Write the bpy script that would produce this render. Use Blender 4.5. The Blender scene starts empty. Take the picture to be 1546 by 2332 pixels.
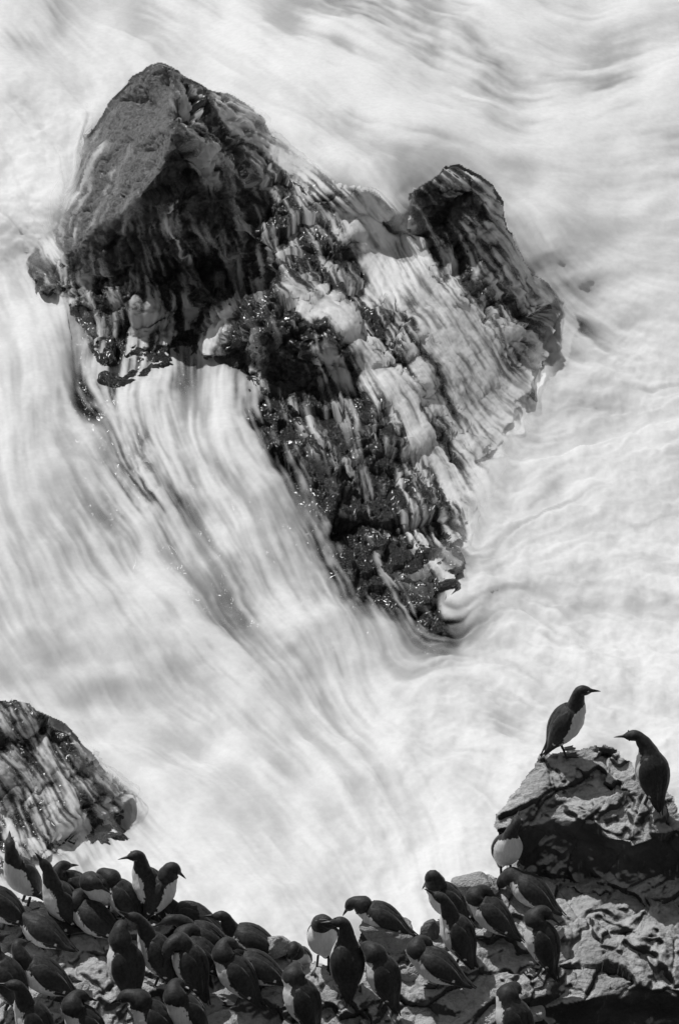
import bpy, bmesh, math, random
import numpy as np
from mathutils import Vector, Matrix
from mathutils.geometry import delaunay_2d_cdt

scene = bpy.context.scene
COL = scene.collection
R = math.radians

# ------------------------------------------------------------------ camera, sky, sun, exposure
W_PX, H_PX = 1546.0, 2332.0
CAM_H, PITCH, LENS = 24.0, R(32.0), 135.0
cam_data = bpy.data.cameras.new('camera')
cam_data.sensor_fit = 'VERTICAL'
cam_data.sensor_height = 36.0
cam_data.lens = LENS
cam_data.clip_start = 0.5
cam_data.clip_end = 3000
cam = bpy.data.objects.new('camera', cam_data)
COL.objects.link(cam)
cam.location = (0, 0, CAM_H)
cam.rotation_euler = (R(90) - PITCH, 0, 0)
scene.camera = cam

SUN_DIR = Vector((-0.38, 0.42, 0.83)).normalized()
SUN_EL = math.asin(SUN_DIR.z)
SUN_AZ = math.atan2(SUN_DIR.x, SUN_DIR.y)
world = bpy.data.worlds.new('World')
scene.world = world
world.use_nodes = True
wn = world.node_tree.nodes
wl = world.node_tree.links
sky = wn.new('ShaderNodeTexSky')
sky.sky_type = 'NISHITA'
sky.sun_disc = False
sky.sun_elevation = SUN_EL
sky.sun_rotation = SUN_AZ
bw = wn.new('ShaderNodeRGBToBW')              # the photograph is black and white
wl.new(sky.outputs[0], bw.inputs[0])
wl.new(bw.outputs[0], wn['Background'].inputs['Color'])
wn['Background'].inputs['Strength'].default_value = 0.075

sun_data = bpy.data.lights.new('sun', 'SUN')
sun_data.energy = 3.1
sun_data.angle = R(0.6)
sun_data.color = (1, 1, 1)
sun = bpy.data.objects.new('sun', sun_data)
COL.objects.link(sun)
sun.rotation_euler = SUN_DIR.to_track_quat('Z', 'Y').to_euler()

vs = scene.view_settings
vs.view_transform = 'Standard'
vs.look = 'None'
vs.exposure = 0.0
vs.gamma = 1.0
vs.use_curve_mapping = False
scene.render.engine = 'CYCLES'
scene.cycles.transparent_max_bounces = 24
scene.cycles.max_bounces = 6
scene.cycles.use_denoising = True

# ------------------------------------------------------------------ numeric helpers
FPX = LENS / 36.0 * H_PX
SP, CP = math.sin(PITCH), math.cos(PITCH)


def at(px, py, z):
    """world point on the line of sight of a photo pixel at height z above the sea"""
    px, py, z = np.broadcast_arrays(np.asarray(px, float), np.asarray(py, float), np.asarray(z, float))
    cx = (px - W_PX / 2) / FPX
    cy = -(py - H_PX / 2) / FPX
    dx, dy, dz = cx, cy * SP + CP, cy * CP - SP
    t = (z - CAM_H) / dz
    return np.stack([dx * t, dy * t, CAM_H + dz * t], -1)


def hash3(ix, iy, iz, seed):
    h = (ix.astype(np.uint32) * np.uint32(374761393) + iy.astype(np.uint32) * np.uint32(668265263)
         + iz.astype(np.uint32) * np.uint32(2147483647 - 58) + np.uint32(seed * 9176 + 13))
    h = (h ^ (h >> np.uint32(13))) * np.uint32(1274126177)
    h = (h ^ (h >> np.uint32(16))) * np.uint32(2246822519)
    return h ^ (h >> np.uint32(15))


def rnd(h):
    return (h & np.uint32(0xFFFFFF)).astype(np.float32) / float(0xFFFFFF)


def perlin(p, seed=0):
    p = np.asarray(p, np.float32)
    i = np.floor(p).astype(np.int64)
    f = p - i
    u = f * f * f * (f * (f * 6 - 15) + 10)
    out = 0
    for a in (0, 1):
        for b in (0, 1):
            for c in (0, 1):
                h = hash3(i[..., 0] + a, i[..., 1] + b, i[..., 2] + c, seed)
                g1 = (h & np.uint32(1023)).astype(np.float32) / 511.5 - 1
                g2 = ((h >> np.uint32(10)) & np.uint32(1023)).astype(np.float32) / 511.5 - 1
                g3 = ((h >> np.uint32(20)) & np.uint32(1023)).astype(np.float32) / 511.5 - 1
                d = g1 * (f[..., 0] - a) + g2 * (f[..., 1] - b) + g3 * (f[..., 2] - c)
                wx = u[..., 0] if a else 1 - u[..., 0]
                wy = u[..., 1] if b else 1 - u[..., 1]
                wz = u[..., 2] if c else 1 - u[..., 2]
                out = out + d * wx * wy * wz
    return out * 1.3


def fbm(p, octaves=4, seed=0, gain=0.5, lac=2.07):
    p = np.asarray(p, np.float32)
    amp, out = 1.0, 0
    for o in range(octaves):
        out = out + amp * perlin(p, seed + o * 17)
        p = p * lac + 3.7
        amp *= gain
    return out


def chunk(p, seed=0):
    """worley blocks: per-block offset + tilt (angular rock facets) and the distance to the crack"""
    p = np.asarray(p, np.float32)
    i = np.floor(p).astype(np.int64)
    f1 = np.full(p.shape[:-1], 9.0, np.float32)
    f2 = np.full(p.shape[:-1], 9.0, np.float32)
    best = np.zeros(p.shape, np.float32)
    for a in (-1, 0, 1):
        for b in (-1, 0, 1):
            for c in (-1, 0, 1):
                cx, cy, cz = i[..., 0] + a, i[..., 1] + b, i[..., 2] + c
                h = hash3(cx, cy, cz, seed)
                o = np.stack([cx + (h & np.uint32(1023)) / np.float32(1023), cy + ((h >> np.uint32(10)) & np.uint32(1023)) / np.float32(1023),
                              cz + ((h >> np.uint32(20)) & np.uint32(1023)) / np.float32(1023)], -1).astype(np.float32)
                q = o - p
                d = np.sqrt((q * q).sum(-1))
                near = d < f1
                f2 = np.where(near, f1, np.minimum(f2, d))
                f1 = np.where(near, d, f1)
                best[near] = o[near]
    q = np.floor(best * 97.0).astype(np.int64)
    t = [rnd(hash3(q[..., 0], q[..., 1], q[..., 2], seed + k)) * 2 - 1 for k in (23, 29, 31, 41)]
    dd = best - p
    val = t[3] * 0.5 - (dd[..., 0] * t[0] + dd[..., 1] * t[1] + dd[..., 2] * t[2]) * 0.9
    return val.astype(np.float32), f2 - f1


def blur(a, r, n=2):
    a = np.asarray(a, np.float64)
    for _ in range(n):
        for ax in (0, 1):
            pad = [(0, 0)] * a.ndim
            pad[ax] = (r + 1, r)
            c = np.cumsum(np.pad(a, pad, mode='edge'), axis=ax)
            k = 2 * r + 1
            if ax == 0:
                a = (c[k:] - c[:-k]) / k
            else:
                a = (c[:, k:] - c[:, :-k]) / k
    return a


def bil(a, y, x):
    ny, nx = a.shape[:2]
    y = np.clip(y, 0, ny - 1.001)
    x = np.clip(x, 0, nx - 1.001)
    iy, ix = y.astype(np.int64), x.astype(np.int64)
    fy, fx = y - iy, x - ix
    if a.ndim == 3:
        fy, fx = fy[..., None], fx[..., None]
    return ((a[iy, ix] * (1 - fx) + a[iy, ix + 1] * fx) * (1 - fy)
            + (a[iy + 1, ix] * (1 - fx) + a[iy + 1, ix + 1] * fx) * fy)


def sstep(a, b, x):
    t = np.clip((x - a) / (b - a), 0, 1)
    return t * t * (3 - 2 * t)


def rank01(a):
    h, e = np.histogram(a.ravel(), 2000)
    c = np.cumsum(h) / a.size
    return np.interp(a, 0.5 * (e[1:] + e[:-1]), c)


def in_poly(px, py, poly):
    inside = np.zeros(px.shape, bool)
    n = len(poly)
    for k in range(n):
        x1, y1 = poly[k][:2]
        x2, y2 = poly[(k + 1) % n][:2]
        if y1 == y2:
            continue
        c = ((y1 > py) != (y2 > py)) & (px < (x2 - x1) * (py - y1) / (y2 - y1) + x1)
        inside ^= c
    return inside


def rbf(pts, px, py, reg=0.0):
    pts = np.array(pts, float)
    q = pts[:, :2] / 1000.0
    n = len(q)
    d = np.linalg.norm(q[:, None] - q[None], axis=-1) + np.eye(n) * 0
    A = np.zeros((n + 3, n + 3))
    A[:n, :n] = -d + np.eye(n) * reg
    A[:n, n] = 1
    A[:n, n + 1:] = q
    A[n, :n] = 1
    A[n + 1:, :n] = q.T
    vals = pts[:, 2:]
    b = np.zeros((n + 3, vals.shape[1]))
    b[:n] = vals
    s = np.linalg.solve(A, b)
    g = np.stack([px / 1000.0, py / 1000.0], -1).reshape(-1, 2)
    out = np.zeros((len(g), vals.shape[1]))
    for k in range(0, len(g), 20000):
        gg = g[k:k + 20000]
        dd = -np.linalg.norm(gg[:, None] - q[None], axis=-1)
        out[k:k + 20000] = dd @ s[:n] + s[n] + gg @ s[n + 1:]
    out = out.reshape(px.shape + (vals.shape[1],))
    return out[..., 0] if vals.shape[1] == 1 else out


def idw(pts, px, py, power=3.0, eps=12.0):
    pts = np.array(pts, float)
    g = np.stack([px, py], -1).reshape(-1, 2)
    out = np.zeros((len(g), pts.shape[1] - 2))
    for k in range(0, len(g), 20000):
        gg = g[k:k + 20000]
        d = np.sqrt(((gg[:, None] - pts[None, :, :2]) ** 2).sum(-1) + eps * eps)
        w = d ** -power
        out[k:k + 20000] = (w @ pts[:, 2:]) / w.sum(1, keepdims=True)
    out = out.reshape(px.shape + (pts.shape[1] - 2,))
    return out[..., 0] if out.shape[-1] == 1 else out


def facets(ctrl, extra_edges, px, py, warp=0.0, seed=0):
    """piecewise-planar heights over photo coordinates from a constrained triangulation of control points"""
    c = np.array(ctrl, float)
    verts = [Vector((x, y)) for x, y in c[:, :2]]
    ov, oe, of, orig, _, _ = delaunay_2d_cdt(verts, extra_edges, [], 0, 1e-4)
    zz = []
    for k, v in enumerate(ov):
        if orig[k]:
            zz.append(c[orig[k][0], 2])
        else:
            d = ((c[:, :2] - np.array(v)) ** 2).sum(1)
            j = np.argsort(d)[:3]
            wgt = 1 / (d[j] + 1)
            zz.append((c[j, 2] * wgt).sum() / wgt.sum())
    if warp:
        q = np.stack([px / 60, py / 60, np.full_like(px, seed + .5)], -1)
        X = px + warp * fbm(q, 3, seed)
        Y = py + warp * fbm(q, 3, seed + 50)
    else:
        X, Y = px, py
    Z = np.full(px.shape, np.nan)
    s = abs(px[0, 1] - px[0, 0])
    x0, y0 = px[0, 0], py[0, 0]
    m = warp * 1.6 + s
    for tri in of:
        P = [np.array(ov[k]) for k in tri]
        for t in range(1, len(tri) - 1):
            a, b, cc = P[0], P[t], P[t + 1]
            za, zb, zc = zz[tri[0]], zz[tri[t]], zz[tri[t + 1]]
            lo, hi = np.minimum.reduce([a, b, cc]) - m, np.maximum.reduce([a, b, cc]) + m
            j0, j1 = max(0, int((lo[0] - x0) / s)), min(px.shape[1], int((hi[0] - x0) / s) + 2)
            i0, i1 = max(0, int((lo[1] - y0) / s)), min(px.shape[0], int((hi[1] - y0) / s) + 2)
            if i0 >= i1 or j0 >= j1:
                continue
            x, y = X[i0:i1, j0:j1], Y[i0:i1, j0:j1]
            den = (b[1] - cc[1]) * (a[0] - cc[0]) + (cc[0] - b[0]) * (a[1] - cc[1])
            if abs(den) < 1e-9:
                continue
            u = ((b[1] - cc[1]) * (x - cc[0]) + (cc[0] - b[0]) * (y - cc[1])) / den
            v = ((cc[1] - a[1]) * (x - cc[0]) + (a[0] - cc[0]) * (y - cc[1])) / den
            w = 1 - u - v
            ok = (u >= -1e-6) & (v >= -1e-6) & (w >= -1e-6)
            sub = Z[i0:i1, j0:j1]
            sub[ok] = (u * za + v * zb + w * zc)[ok]
    return Z


def fill(Z, mask):
    """carry the heights on smoothly past the outline so that the rim keeps its own slope"""
    good = mask & ~np.isnan(Z)
    out = np.where(good, Z, 0.0)
    have = good.copy()
    for r in (2, 6, 20, 60):
        w = blur(have.astype(float), r, 1)
        v = blur(np.where(have, out, 0.0), r, 1)
        new = ~have & (w > 1e-4)
        out[new] = (v / np.maximum(w, 1e-9))[new]
        have |= new
    out[~have] = Z[good].min()
    return out


def grid_normals(P):
    dx = np.gradient(P, axis=1)
    dy = -np.gradient(P, axis=0)
    n = np.cross(dx, dy)
    return n / (np.linalg.norm(n, axis=-1, keepdims=True) + 1e-12)


def make_mesh(name, co, quads, tris=None, mat=None, smooth=True, attrs=None, normals=None):
    me = bpy.data.meshes.new(name)
    nq = len(quads)
    nt = 0 if tris is None else len(tris)
    me.vertices.add(len(co))
    me.vertices.foreach_set('co', np.ascontiguousarray(co, np.float32).ravel())
    loops = np.asarray(quads, np.int32).ravel()
    starts = np.arange(nq, dtype=np.int32) * 4
    if nt:
        loops = np.concatenate([loops, np.asarray(tris, np.int32).ravel()])
        starts = np.concatenate([starts, nq * 4 + np.arange(nt, dtype=np.int32) * 3])
    me.loops.add(len(loops))
    me.loops.foreach_set('vertex_index', loops)
    me.polygons.add(nq + nt)
    me.polygons.foreach_set('loop_start', starts)
    me.update(calc_edges=True)
    me.validate()
    if smooth:
        me.polygons.foreach_set('use_smooth', np.ones(len(me.polygons), bool))
    for k, v in (attrs or {}).items():
        a = me.attributes.new(k, 'FLOAT', 'POINT')
        a.data.foreach_set('value', np.ascontiguousarray(v, np.float32))
    if normals is not None:
        me.normals_split_custom_set_from_vertices([tuple(n) for n in normals.tolist()])
    if mat:
        me.materials.append(mat)
    return me


def link(name, me, parent=None, label=None, cat=None, group=None, kind=None):
    o = bpy.data.objects.new(name, me)
    COL.objects.link(o)
    if parent is not None:
        o.parent = parent
    for k, v in (('label', label), ('category', cat), ('group', group), ('kind', kind)):
        if v:
            o[k] = v
    return o


def grid_mesh(name, P, fmask, mat, attrs=None, normals=None, skirt=None, pull=0.0):
    """a grid of points (rows down, columns right) as one mesh; skirt = steps (back, down) that close it behind"""
    ny, nx = P.shape[:2]
    ii, jj = np.nonzero(fmask)
    v00 = ii * nx + jj
    q = np.stack([v00, v00 + nx, v00 + nx + 1, v00 + 1], 1)
    used = np.unique(q)
    remap = np.full(ny * nx, -1, np.int64)
    remap[used] = np.arange(len(used))
    q = remap[q]
    co = P.reshape(-1, 3)[used]
    at_ = {k: v.ravel()[used] for k, v in (attrs or {}).items()}
    nn = normals.reshape(-1, 3)[used] if normals is not None else None
    if skirt:
        e = np.concatenate([q[:, [0, 1]], q[:, [1, 2]], q[:, [2, 3]], q[:, [3, 0]]])
        key = e[:, 0] * len(co) + e[:, 1]
        rev = e[:, 1] * len(co) + e[:, 0]
        be = e[~np.isin(key, rev)]
        bv = np.unique(be)
        m2 = np.full(len(co), -1, np.int64)
        m2[bv] = np.arange(len(bv))
        prev = bv
        base = co[bv]
        cos, qs = [co], [q]
        n0 = len(co)
        for (b_, d_) in skirt:
            newi = n0 + np.arange(len(bv))
            nb = base + np.array([0, b_, -d_])
            nb[:, 0] += (co[:, 0].mean() - nb[:, 0]) * pull * d_ / skirt[-1][1]
            cos.append(nb)
            a, b2 = m2[be[:, 0]], m2[be[:, 1]]
            qs.append(np.stack([prev[a], newi[a], newi[b2], prev[b2]], 1)[:, ::-1])
            prev = newi
            n0 += len(bv)
        co = np.concatenate(cos)
        q = np.concatenate(qs)
        at_ = {k: np.concatenate([v] + [v[bv]] * len(skirt)) for k, v in at_.items()}
    return make_mesh(name, co, q, None, mat, True, at_, nn)


# ------------------------------------------------------------------ materials
def new_mat(name):
    m = bpy.data.materials.new(name)
    m.use_nodes = True
    nt = m.node_tree
    b = nt.nodes['Principled BSDF']
    return m, nt, b


def n_noise(nt, scale, detail=6, rough=0.6, vec=None):
    n = nt.nodes.new('ShaderNodeTexNoise')
    n.inputs['Scale'].default_value = scale
    n.inputs['Detail'].default_value = detail
    n.inputs['Roughness'].default_value = rough
    if vec is not None:
        nt.links.new(vec, n.inputs['Vector'])
    return n


def n_ramp(nt, src, stops):
    r = nt.nodes.new('ShaderNodeValToRGB')
    el = r.color_ramp.elements
    while len(el) < len(stops):
        el.new(0.5)
    for e, (p, v) in zip(el, stops):
        e.position = p
        e.color = (v, v, v, 1)
    nt.links.new(src, r.inputs[0])
    return r


def n_math(nt, op, a, b=None):
    m = nt.nodes.new('ShaderNodeMath')
    m.operation = op
    for k, v in ((0, a), (1, b)):
        if v is None:
            continue
        if isinstance(v, (int, float)):
            m.inputs[k].default_value = v
        else:
            nt.links.new(v, m.inputs[k])
    return m.outputs[0]


def n_mix(nt, fac, a, b):
    m = nt.nodes.new('ShaderNodeMix')
    m.data_type = 'FLOAT'
    for k, v in ((0, fac), (2, a), (3, b)):
        if isinstance(v, (int, float)):
            m.inputs[k].default_value = v
        else:
            nt.links.new(v, m.inputs[k])
    return m.outputs[0]


def n_bump(nt, b, h, strength, dist):
    bp = nt.nodes.new('ShaderNodeBump')
    bp.inputs['Strength'].default_value = strength
    bp.inputs['Distance'].default_value = dist
    nt.links.new(h, bp.inputs['Height'])
    nt.links.new(bp.outputs[0], b.inputs['Normal'])
    return bp


def n_obj(nt):
    return nt.nodes.new('ShaderNodeTexCoord').outputs['Object']


def n_attr(nt, name):
    a = nt.nodes.new('ShaderNodeAttribute')
    a.attribute_name = name
    return a.outputs['Fac']


def mat_wet_rock():
    m, nt, b = new_mat('wet_dark_rock')
    v = n_obj(nt)
    mp = nt.nodes.new('ShaderNodeMapping')
    mp.inputs['Rotation'].default_value = (0, R(35), R(20))
    mp.inputs['Scale'].default_value = (1.0, 2.2, 3.0)
    nt.links.new(v, mp.inputs[0])
    n1 = n_noise(nt, 1.3, 6, 0.65, v)
    n2 = n_noise(nt, 20, 6, 0.72, v)
    n3 = n_noise(nt, 75, 3, 0.6, v)
    ns = n_noise(nt, 7, 6, 0.75, mp.outputs[0])
    dry = n_attr(nt, 'dry')
    wet_c = n_ramp(nt, n1.outputs[0], [(0.3, 0.014), (0.7, 0.036)]).outputs[0]
    pit = n_math(nt, 'ADD', n_math(nt, 'MULTIPLY', n2.outputs[0], 0.5), n_math(nt, 'MULTIPLY', ns.outputs[0], 0.5))
    dry_c = n_ramp(nt, pit, [(0.40, 0.035), (0.48, 0.165), (0.62, 0.31)]).outputs[0]
    nt.links.new(n_mix(nt, dry, wet_c, dry_c), b.inputs['Base Color'])
    rr = n_ramp(nt, n2.outputs[0], [(0.35, 0.2), (0.7, 0.5)]).outputs[0]
    nt.links.new(n_mix(nt, dry, rr, 0.6), b.inputs['Roughness'])
    b.inputs['Specular IOR Level'].default_value = 0.5
    nt.links.new(n_mix(nt, dry, 0.35, 0.05), b.inputs['Coat Weight'])
    b.inputs['Coat Roughness'].default_value = 0.2
    h = n_math(nt, 'ADD', n_math(nt, 'ADD', n2.outputs[0], n_math(nt, 'MULTIPLY', n3.outputs[0], 0.45)), n_math(nt, 'MULTIPLY', ns.outputs[0], 1.2))
    bp = n_bump(nt, b, h, 1.0, 0.05)
    return m


def mat_cliff():
    m, nt, b = new_mat('guano_rock_painted_light')
    v = n_obj(nt)
    mp = nt.nodes.new('ShaderNodeMapping')
    mp.inputs['Scale'].default_value = (9, 9, 1.3)
    nt.links.new(v, mp.inputs[0])
    n1 = n_noise(nt, 3.2, 8, 0.7, v)
    n2 = n_noise(nt, 28, 6, 0.72, v)
    n3 = n_noise(nt, 110, 4, 0.6, v)
    run = n_noise(nt, 2.6, 5, 0.6, mp.outputs[0])
    guano_and_light = n_attr(nt, 'guano_and_light')
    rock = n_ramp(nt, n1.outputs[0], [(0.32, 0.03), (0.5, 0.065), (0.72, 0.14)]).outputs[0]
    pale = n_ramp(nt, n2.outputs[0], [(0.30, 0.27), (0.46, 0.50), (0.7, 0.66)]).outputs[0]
    c = n_mix(nt, guano_and_light, rock, pale)  # droppings and painted light together: pale upward faces, dark upright faces
    rm = n_ramp(nt, run.outputs[0], [(0.60, 0.0), (0.72, 0.6)]).outputs[0]
    c = n_mix(nt, n_math(nt, 'MULTIPLY', rm, n_attr(nt, 'runs')), c, 0.38)
    nt.links.new(c, b.inputs['Base Color'])
    b.inputs['Roughness'].default_value = 0.85
    b.inputs['Specular IOR Level'].default_value = 0.25
    h = n_math(nt, 'ADD', n2.outputs[0], n_math(nt, 'MULTIPLY', n3.outputs[0], 0.5))
    n_bump(nt, b, h, 0.9, 0.02)
    return m


def mat_foam():
    m, nt, b = new_mat('white_water')
    v = n_obj(nt)
    n1 = n_noise(nt, 14, 4, 0.6, v)
    c = n_ramp(nt, n1.outputs[0], [(0.3, 0.76), (0.7, 0.84)]).outputs[0]
    nt.links.new(c, b.inputs['Base Color'])
    b.inputs['Roughness'].default_value = 0.55
    b.inputs['Specular IOR Level'].default_value = 0.2
    nt.links.new(n_attr(nt, 'alpha'), b.inputs['Alpha'])
    return m


def mat_deep():
    m, nt, b = new_mat('dark_sea_water')
    v = n_obj(nt)
    n1 = n_noise(nt, 0.9, 5, 0.6, v)
    c = n_ramp(nt, n1.outputs[0], [(0.35, 0.16), (0.65, 0.32)]).outputs[0]
    n3 = n_noise(nt, 0.5, 7, 0.65, v)
    fo = n_ramp(nt, n3.outputs[0], [(0.32, 0.45), (0.55, 0.78)]).outputs[0]
    nt.links.new(n_mix(nt, n_attr(nt, 'foam'), c, fo), b.inputs['Base Color'])
    b.inputs['Roughness'].default_value = 0.45
    n2 = n_noise(nt, 3, 5, 0.6, v)
    n_bump(nt, b, n2.outputs[0], 0.4, 0.15)
    return m


def mat_bird():
    m, nt, b = new_mat('guillemot_plumage')
    v = n_obj(nt)
    n1 = n_noise(nt, 60, 4, 0.6, v)
    n2 = n_noise(nt, 260, 2, 0.5, v)
    mp = nt.nodes.new('ShaderNodeMapping')
    mp.inputs['Scale'].default_value = (90, 90, 22)
    nt.links.new(v, mp.inputs[0])
    n3 = n_noise(nt, 1.0, 3, 0.6, mp.outputs[0])
    dark = n_ramp(nt, n1.outputs[0], [(0.3, 0.014), (0.7, 0.048)]).outputs[0]
    white = n_ramp(nt, n3.outputs[0], [(0.25, 0.62), (0.7, 0.8)]).outputs[0]
    w = n_attr(nt, 'white')
    wj = n_math(nt, 'ADD', w, n_math(nt, 'MULTIPLY', n_math(nt, 'SUBTRACT', n3.outputs[0], 0.5), 1.5))
    wm = n_ramp(nt, wj, [(0.42, 0.0), (0.58, 1.0)]).outputs[0]
    nt.links.new(n_mix(nt, wm, dark, white), b.inputs['Base Color'])
    b.inputs['Roughness'].default_value = 0.55
    b.inputs['Sheen Weight'].default_value = 0.12
    b.inputs['Sheen Roughness'].default_value = 0.4
    b.inputs['Specular IOR Level'].default_value = 0.25
    h = n_math(nt, 'ADD', n_math(nt, 'MULTIPLY', n3.outputs[0], 1.0), n_math(nt, 'MULTIPLY', n2.outputs[0], 0.3))
    n_bump(nt, b, h, 0.5, 0.004)
    return m


def mat_plain(name, c, rough):
    m, nt, b = new_mat(name)
    v = n_obj(nt)
    n1 = n_noise(nt, 90, 3, 0.5, v)
    nt.links.new(n_ramp(nt, n1.outputs[0], [(0.3, c * 0.8), (0.7, c * 1.2)]).outputs[0], b.inputs['Base Color'])
    b.inputs['Roughness'].default_value = rough
    return m


M_ROCK, M_CLIFF, M_FOAM, M_DEEP, M_BIRD = mat_wet_rock(), mat_cliff(), mat_foam(), mat_deep(), mat_bird()
M_BILL = mat_plain('black_bill', 0.014, 0.4)
M_EYE = mat_plain('dark_eye', 0.01, 0.12)
M_MARK = mat_plain('white_eye_line', 0.65, 0.6)
M_FOOT = mat_plain('dark_foot_skin', 0.025, 0.5)

# ------------------------------------------------------------------ the surf: common grid over the view
S = 2.7
gx = np.arange(-150, 1700, S)
gy = np.arange(-130, 2420, S)
GX, GY = np.meshgrid(gx, gy)
NY, NX = GX.shape
cgx, cgy = np.meshgrid(np.linspace(gx[0], gx[-1], NX // 6 + 1), np.linspace(gy[0], gy[-1], NY // 6 + 1))


def up(a):
    y = np.linspace(0, a.shape[0] - 1, NY)[:, None] + np.zeros((1, NX))
    x = np.linspace(0, a.shape[1] - 1, NX)[None] + np.zeros((NY, 1))
    return bil(a, y, x)


hgx, hgy = np.meshgrid(np.linspace(gx[0], gx[-1], NX // 2 + 1), np.linspace(gy[0], gy[-1], NY // 2 + 1))


def fb2(sx, sy, z, octaves, seed, gain=.5):
    return up(fbm(np.stack([hgx / sx, hgy / sy, hgx * 0 + z], -1), octaves, seed, gain))


SEA = [(-150, -130, 1.5), (800, -130, 1.4), (1700, -130, 1.2), (0, 150, 1.6), (400, 100, 1.5), (800, 150, 1.6), (1200, 200, 1.4),
       (1546, 200, 1.3), (100, 300, 1.5), (100, 450, 1.3), (185, 480, 1.42), (120, 520, 1.1), (60, 585, .78), (20, 620, .75), (650, 300, 2.15), (760, 380, 2.1),
       (900, 440, 2.0), (920, 500, 1.85), (700, 200, 1.8), (1000, 350, 1.7), (1250, 450, 1.35), (1250, 560, 1.15), (1400, 600, .9),
       (1350, 700, .5), (1340, 790, .36), (1290, 860, .27), (1235, 930, .2), (1180, 1010, .14), (1130, 1100, .1), (1546, 600, .9), (1546, 800, .35), (1400, 850, .15), (1546, 1000, .1), (1300, 1000, 0), (1200, 1150, 0),
       (1100, 1300, 0), (1546, 1400, 0), (1100, 1500, 0), (950, 1550, 0), (1300, 1700, 0), (900, 1900, -.05), (1546, 2300, 0),
       (600, 2300, 0), (-100, 700, .95), (80, 690, .8), (150, 720, .86), (180, 850, .85), (250, 960, .80), (60, 950, .95),
       (330, 1000, .80), (420, 900, .95), (500, 900, 1.0), (600, 1000, .9), (700, 1080, .75), (780, 1200, .5), (860, 1330, .3),
       (940, 1440, .1), (560, 1150, .7), (450, 1150, .65), (330, 1180, .6), (200, 1150, .72), (50, 1200, .85), (-100, 1200, .9),
       (100, 1400, .65), (350, 1400, .45), (600, 1350, .4), (750, 1450, .2), (600, 1550, .12), (350, 1600, .15), (100, 1600, .25),
       (750, 1700, .0), (400, 1800, .05), (300, 1950, 0),
       (500, 600, .6), (800, 700, .4), (1000, 800, .2), (900, 1000, .1), (300, 620, .6), (450, 450, .8), (800, 900, .2),
       (1150, 700, .3), (900, 600, .9), (1050, 550, .9), (400, 300, 1.2), (350, 800, .6), (230, 800, .6), (700, 850, .3),
       (60, 1800, 0.0), (150, 1750, 0.0), (960, 1200, 0.02), (880, 1200, .05)]
Zs = up(rbf(SEA, cgx, cgy, 0.01))
Zs = blur(Zs, 6, 2)

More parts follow.
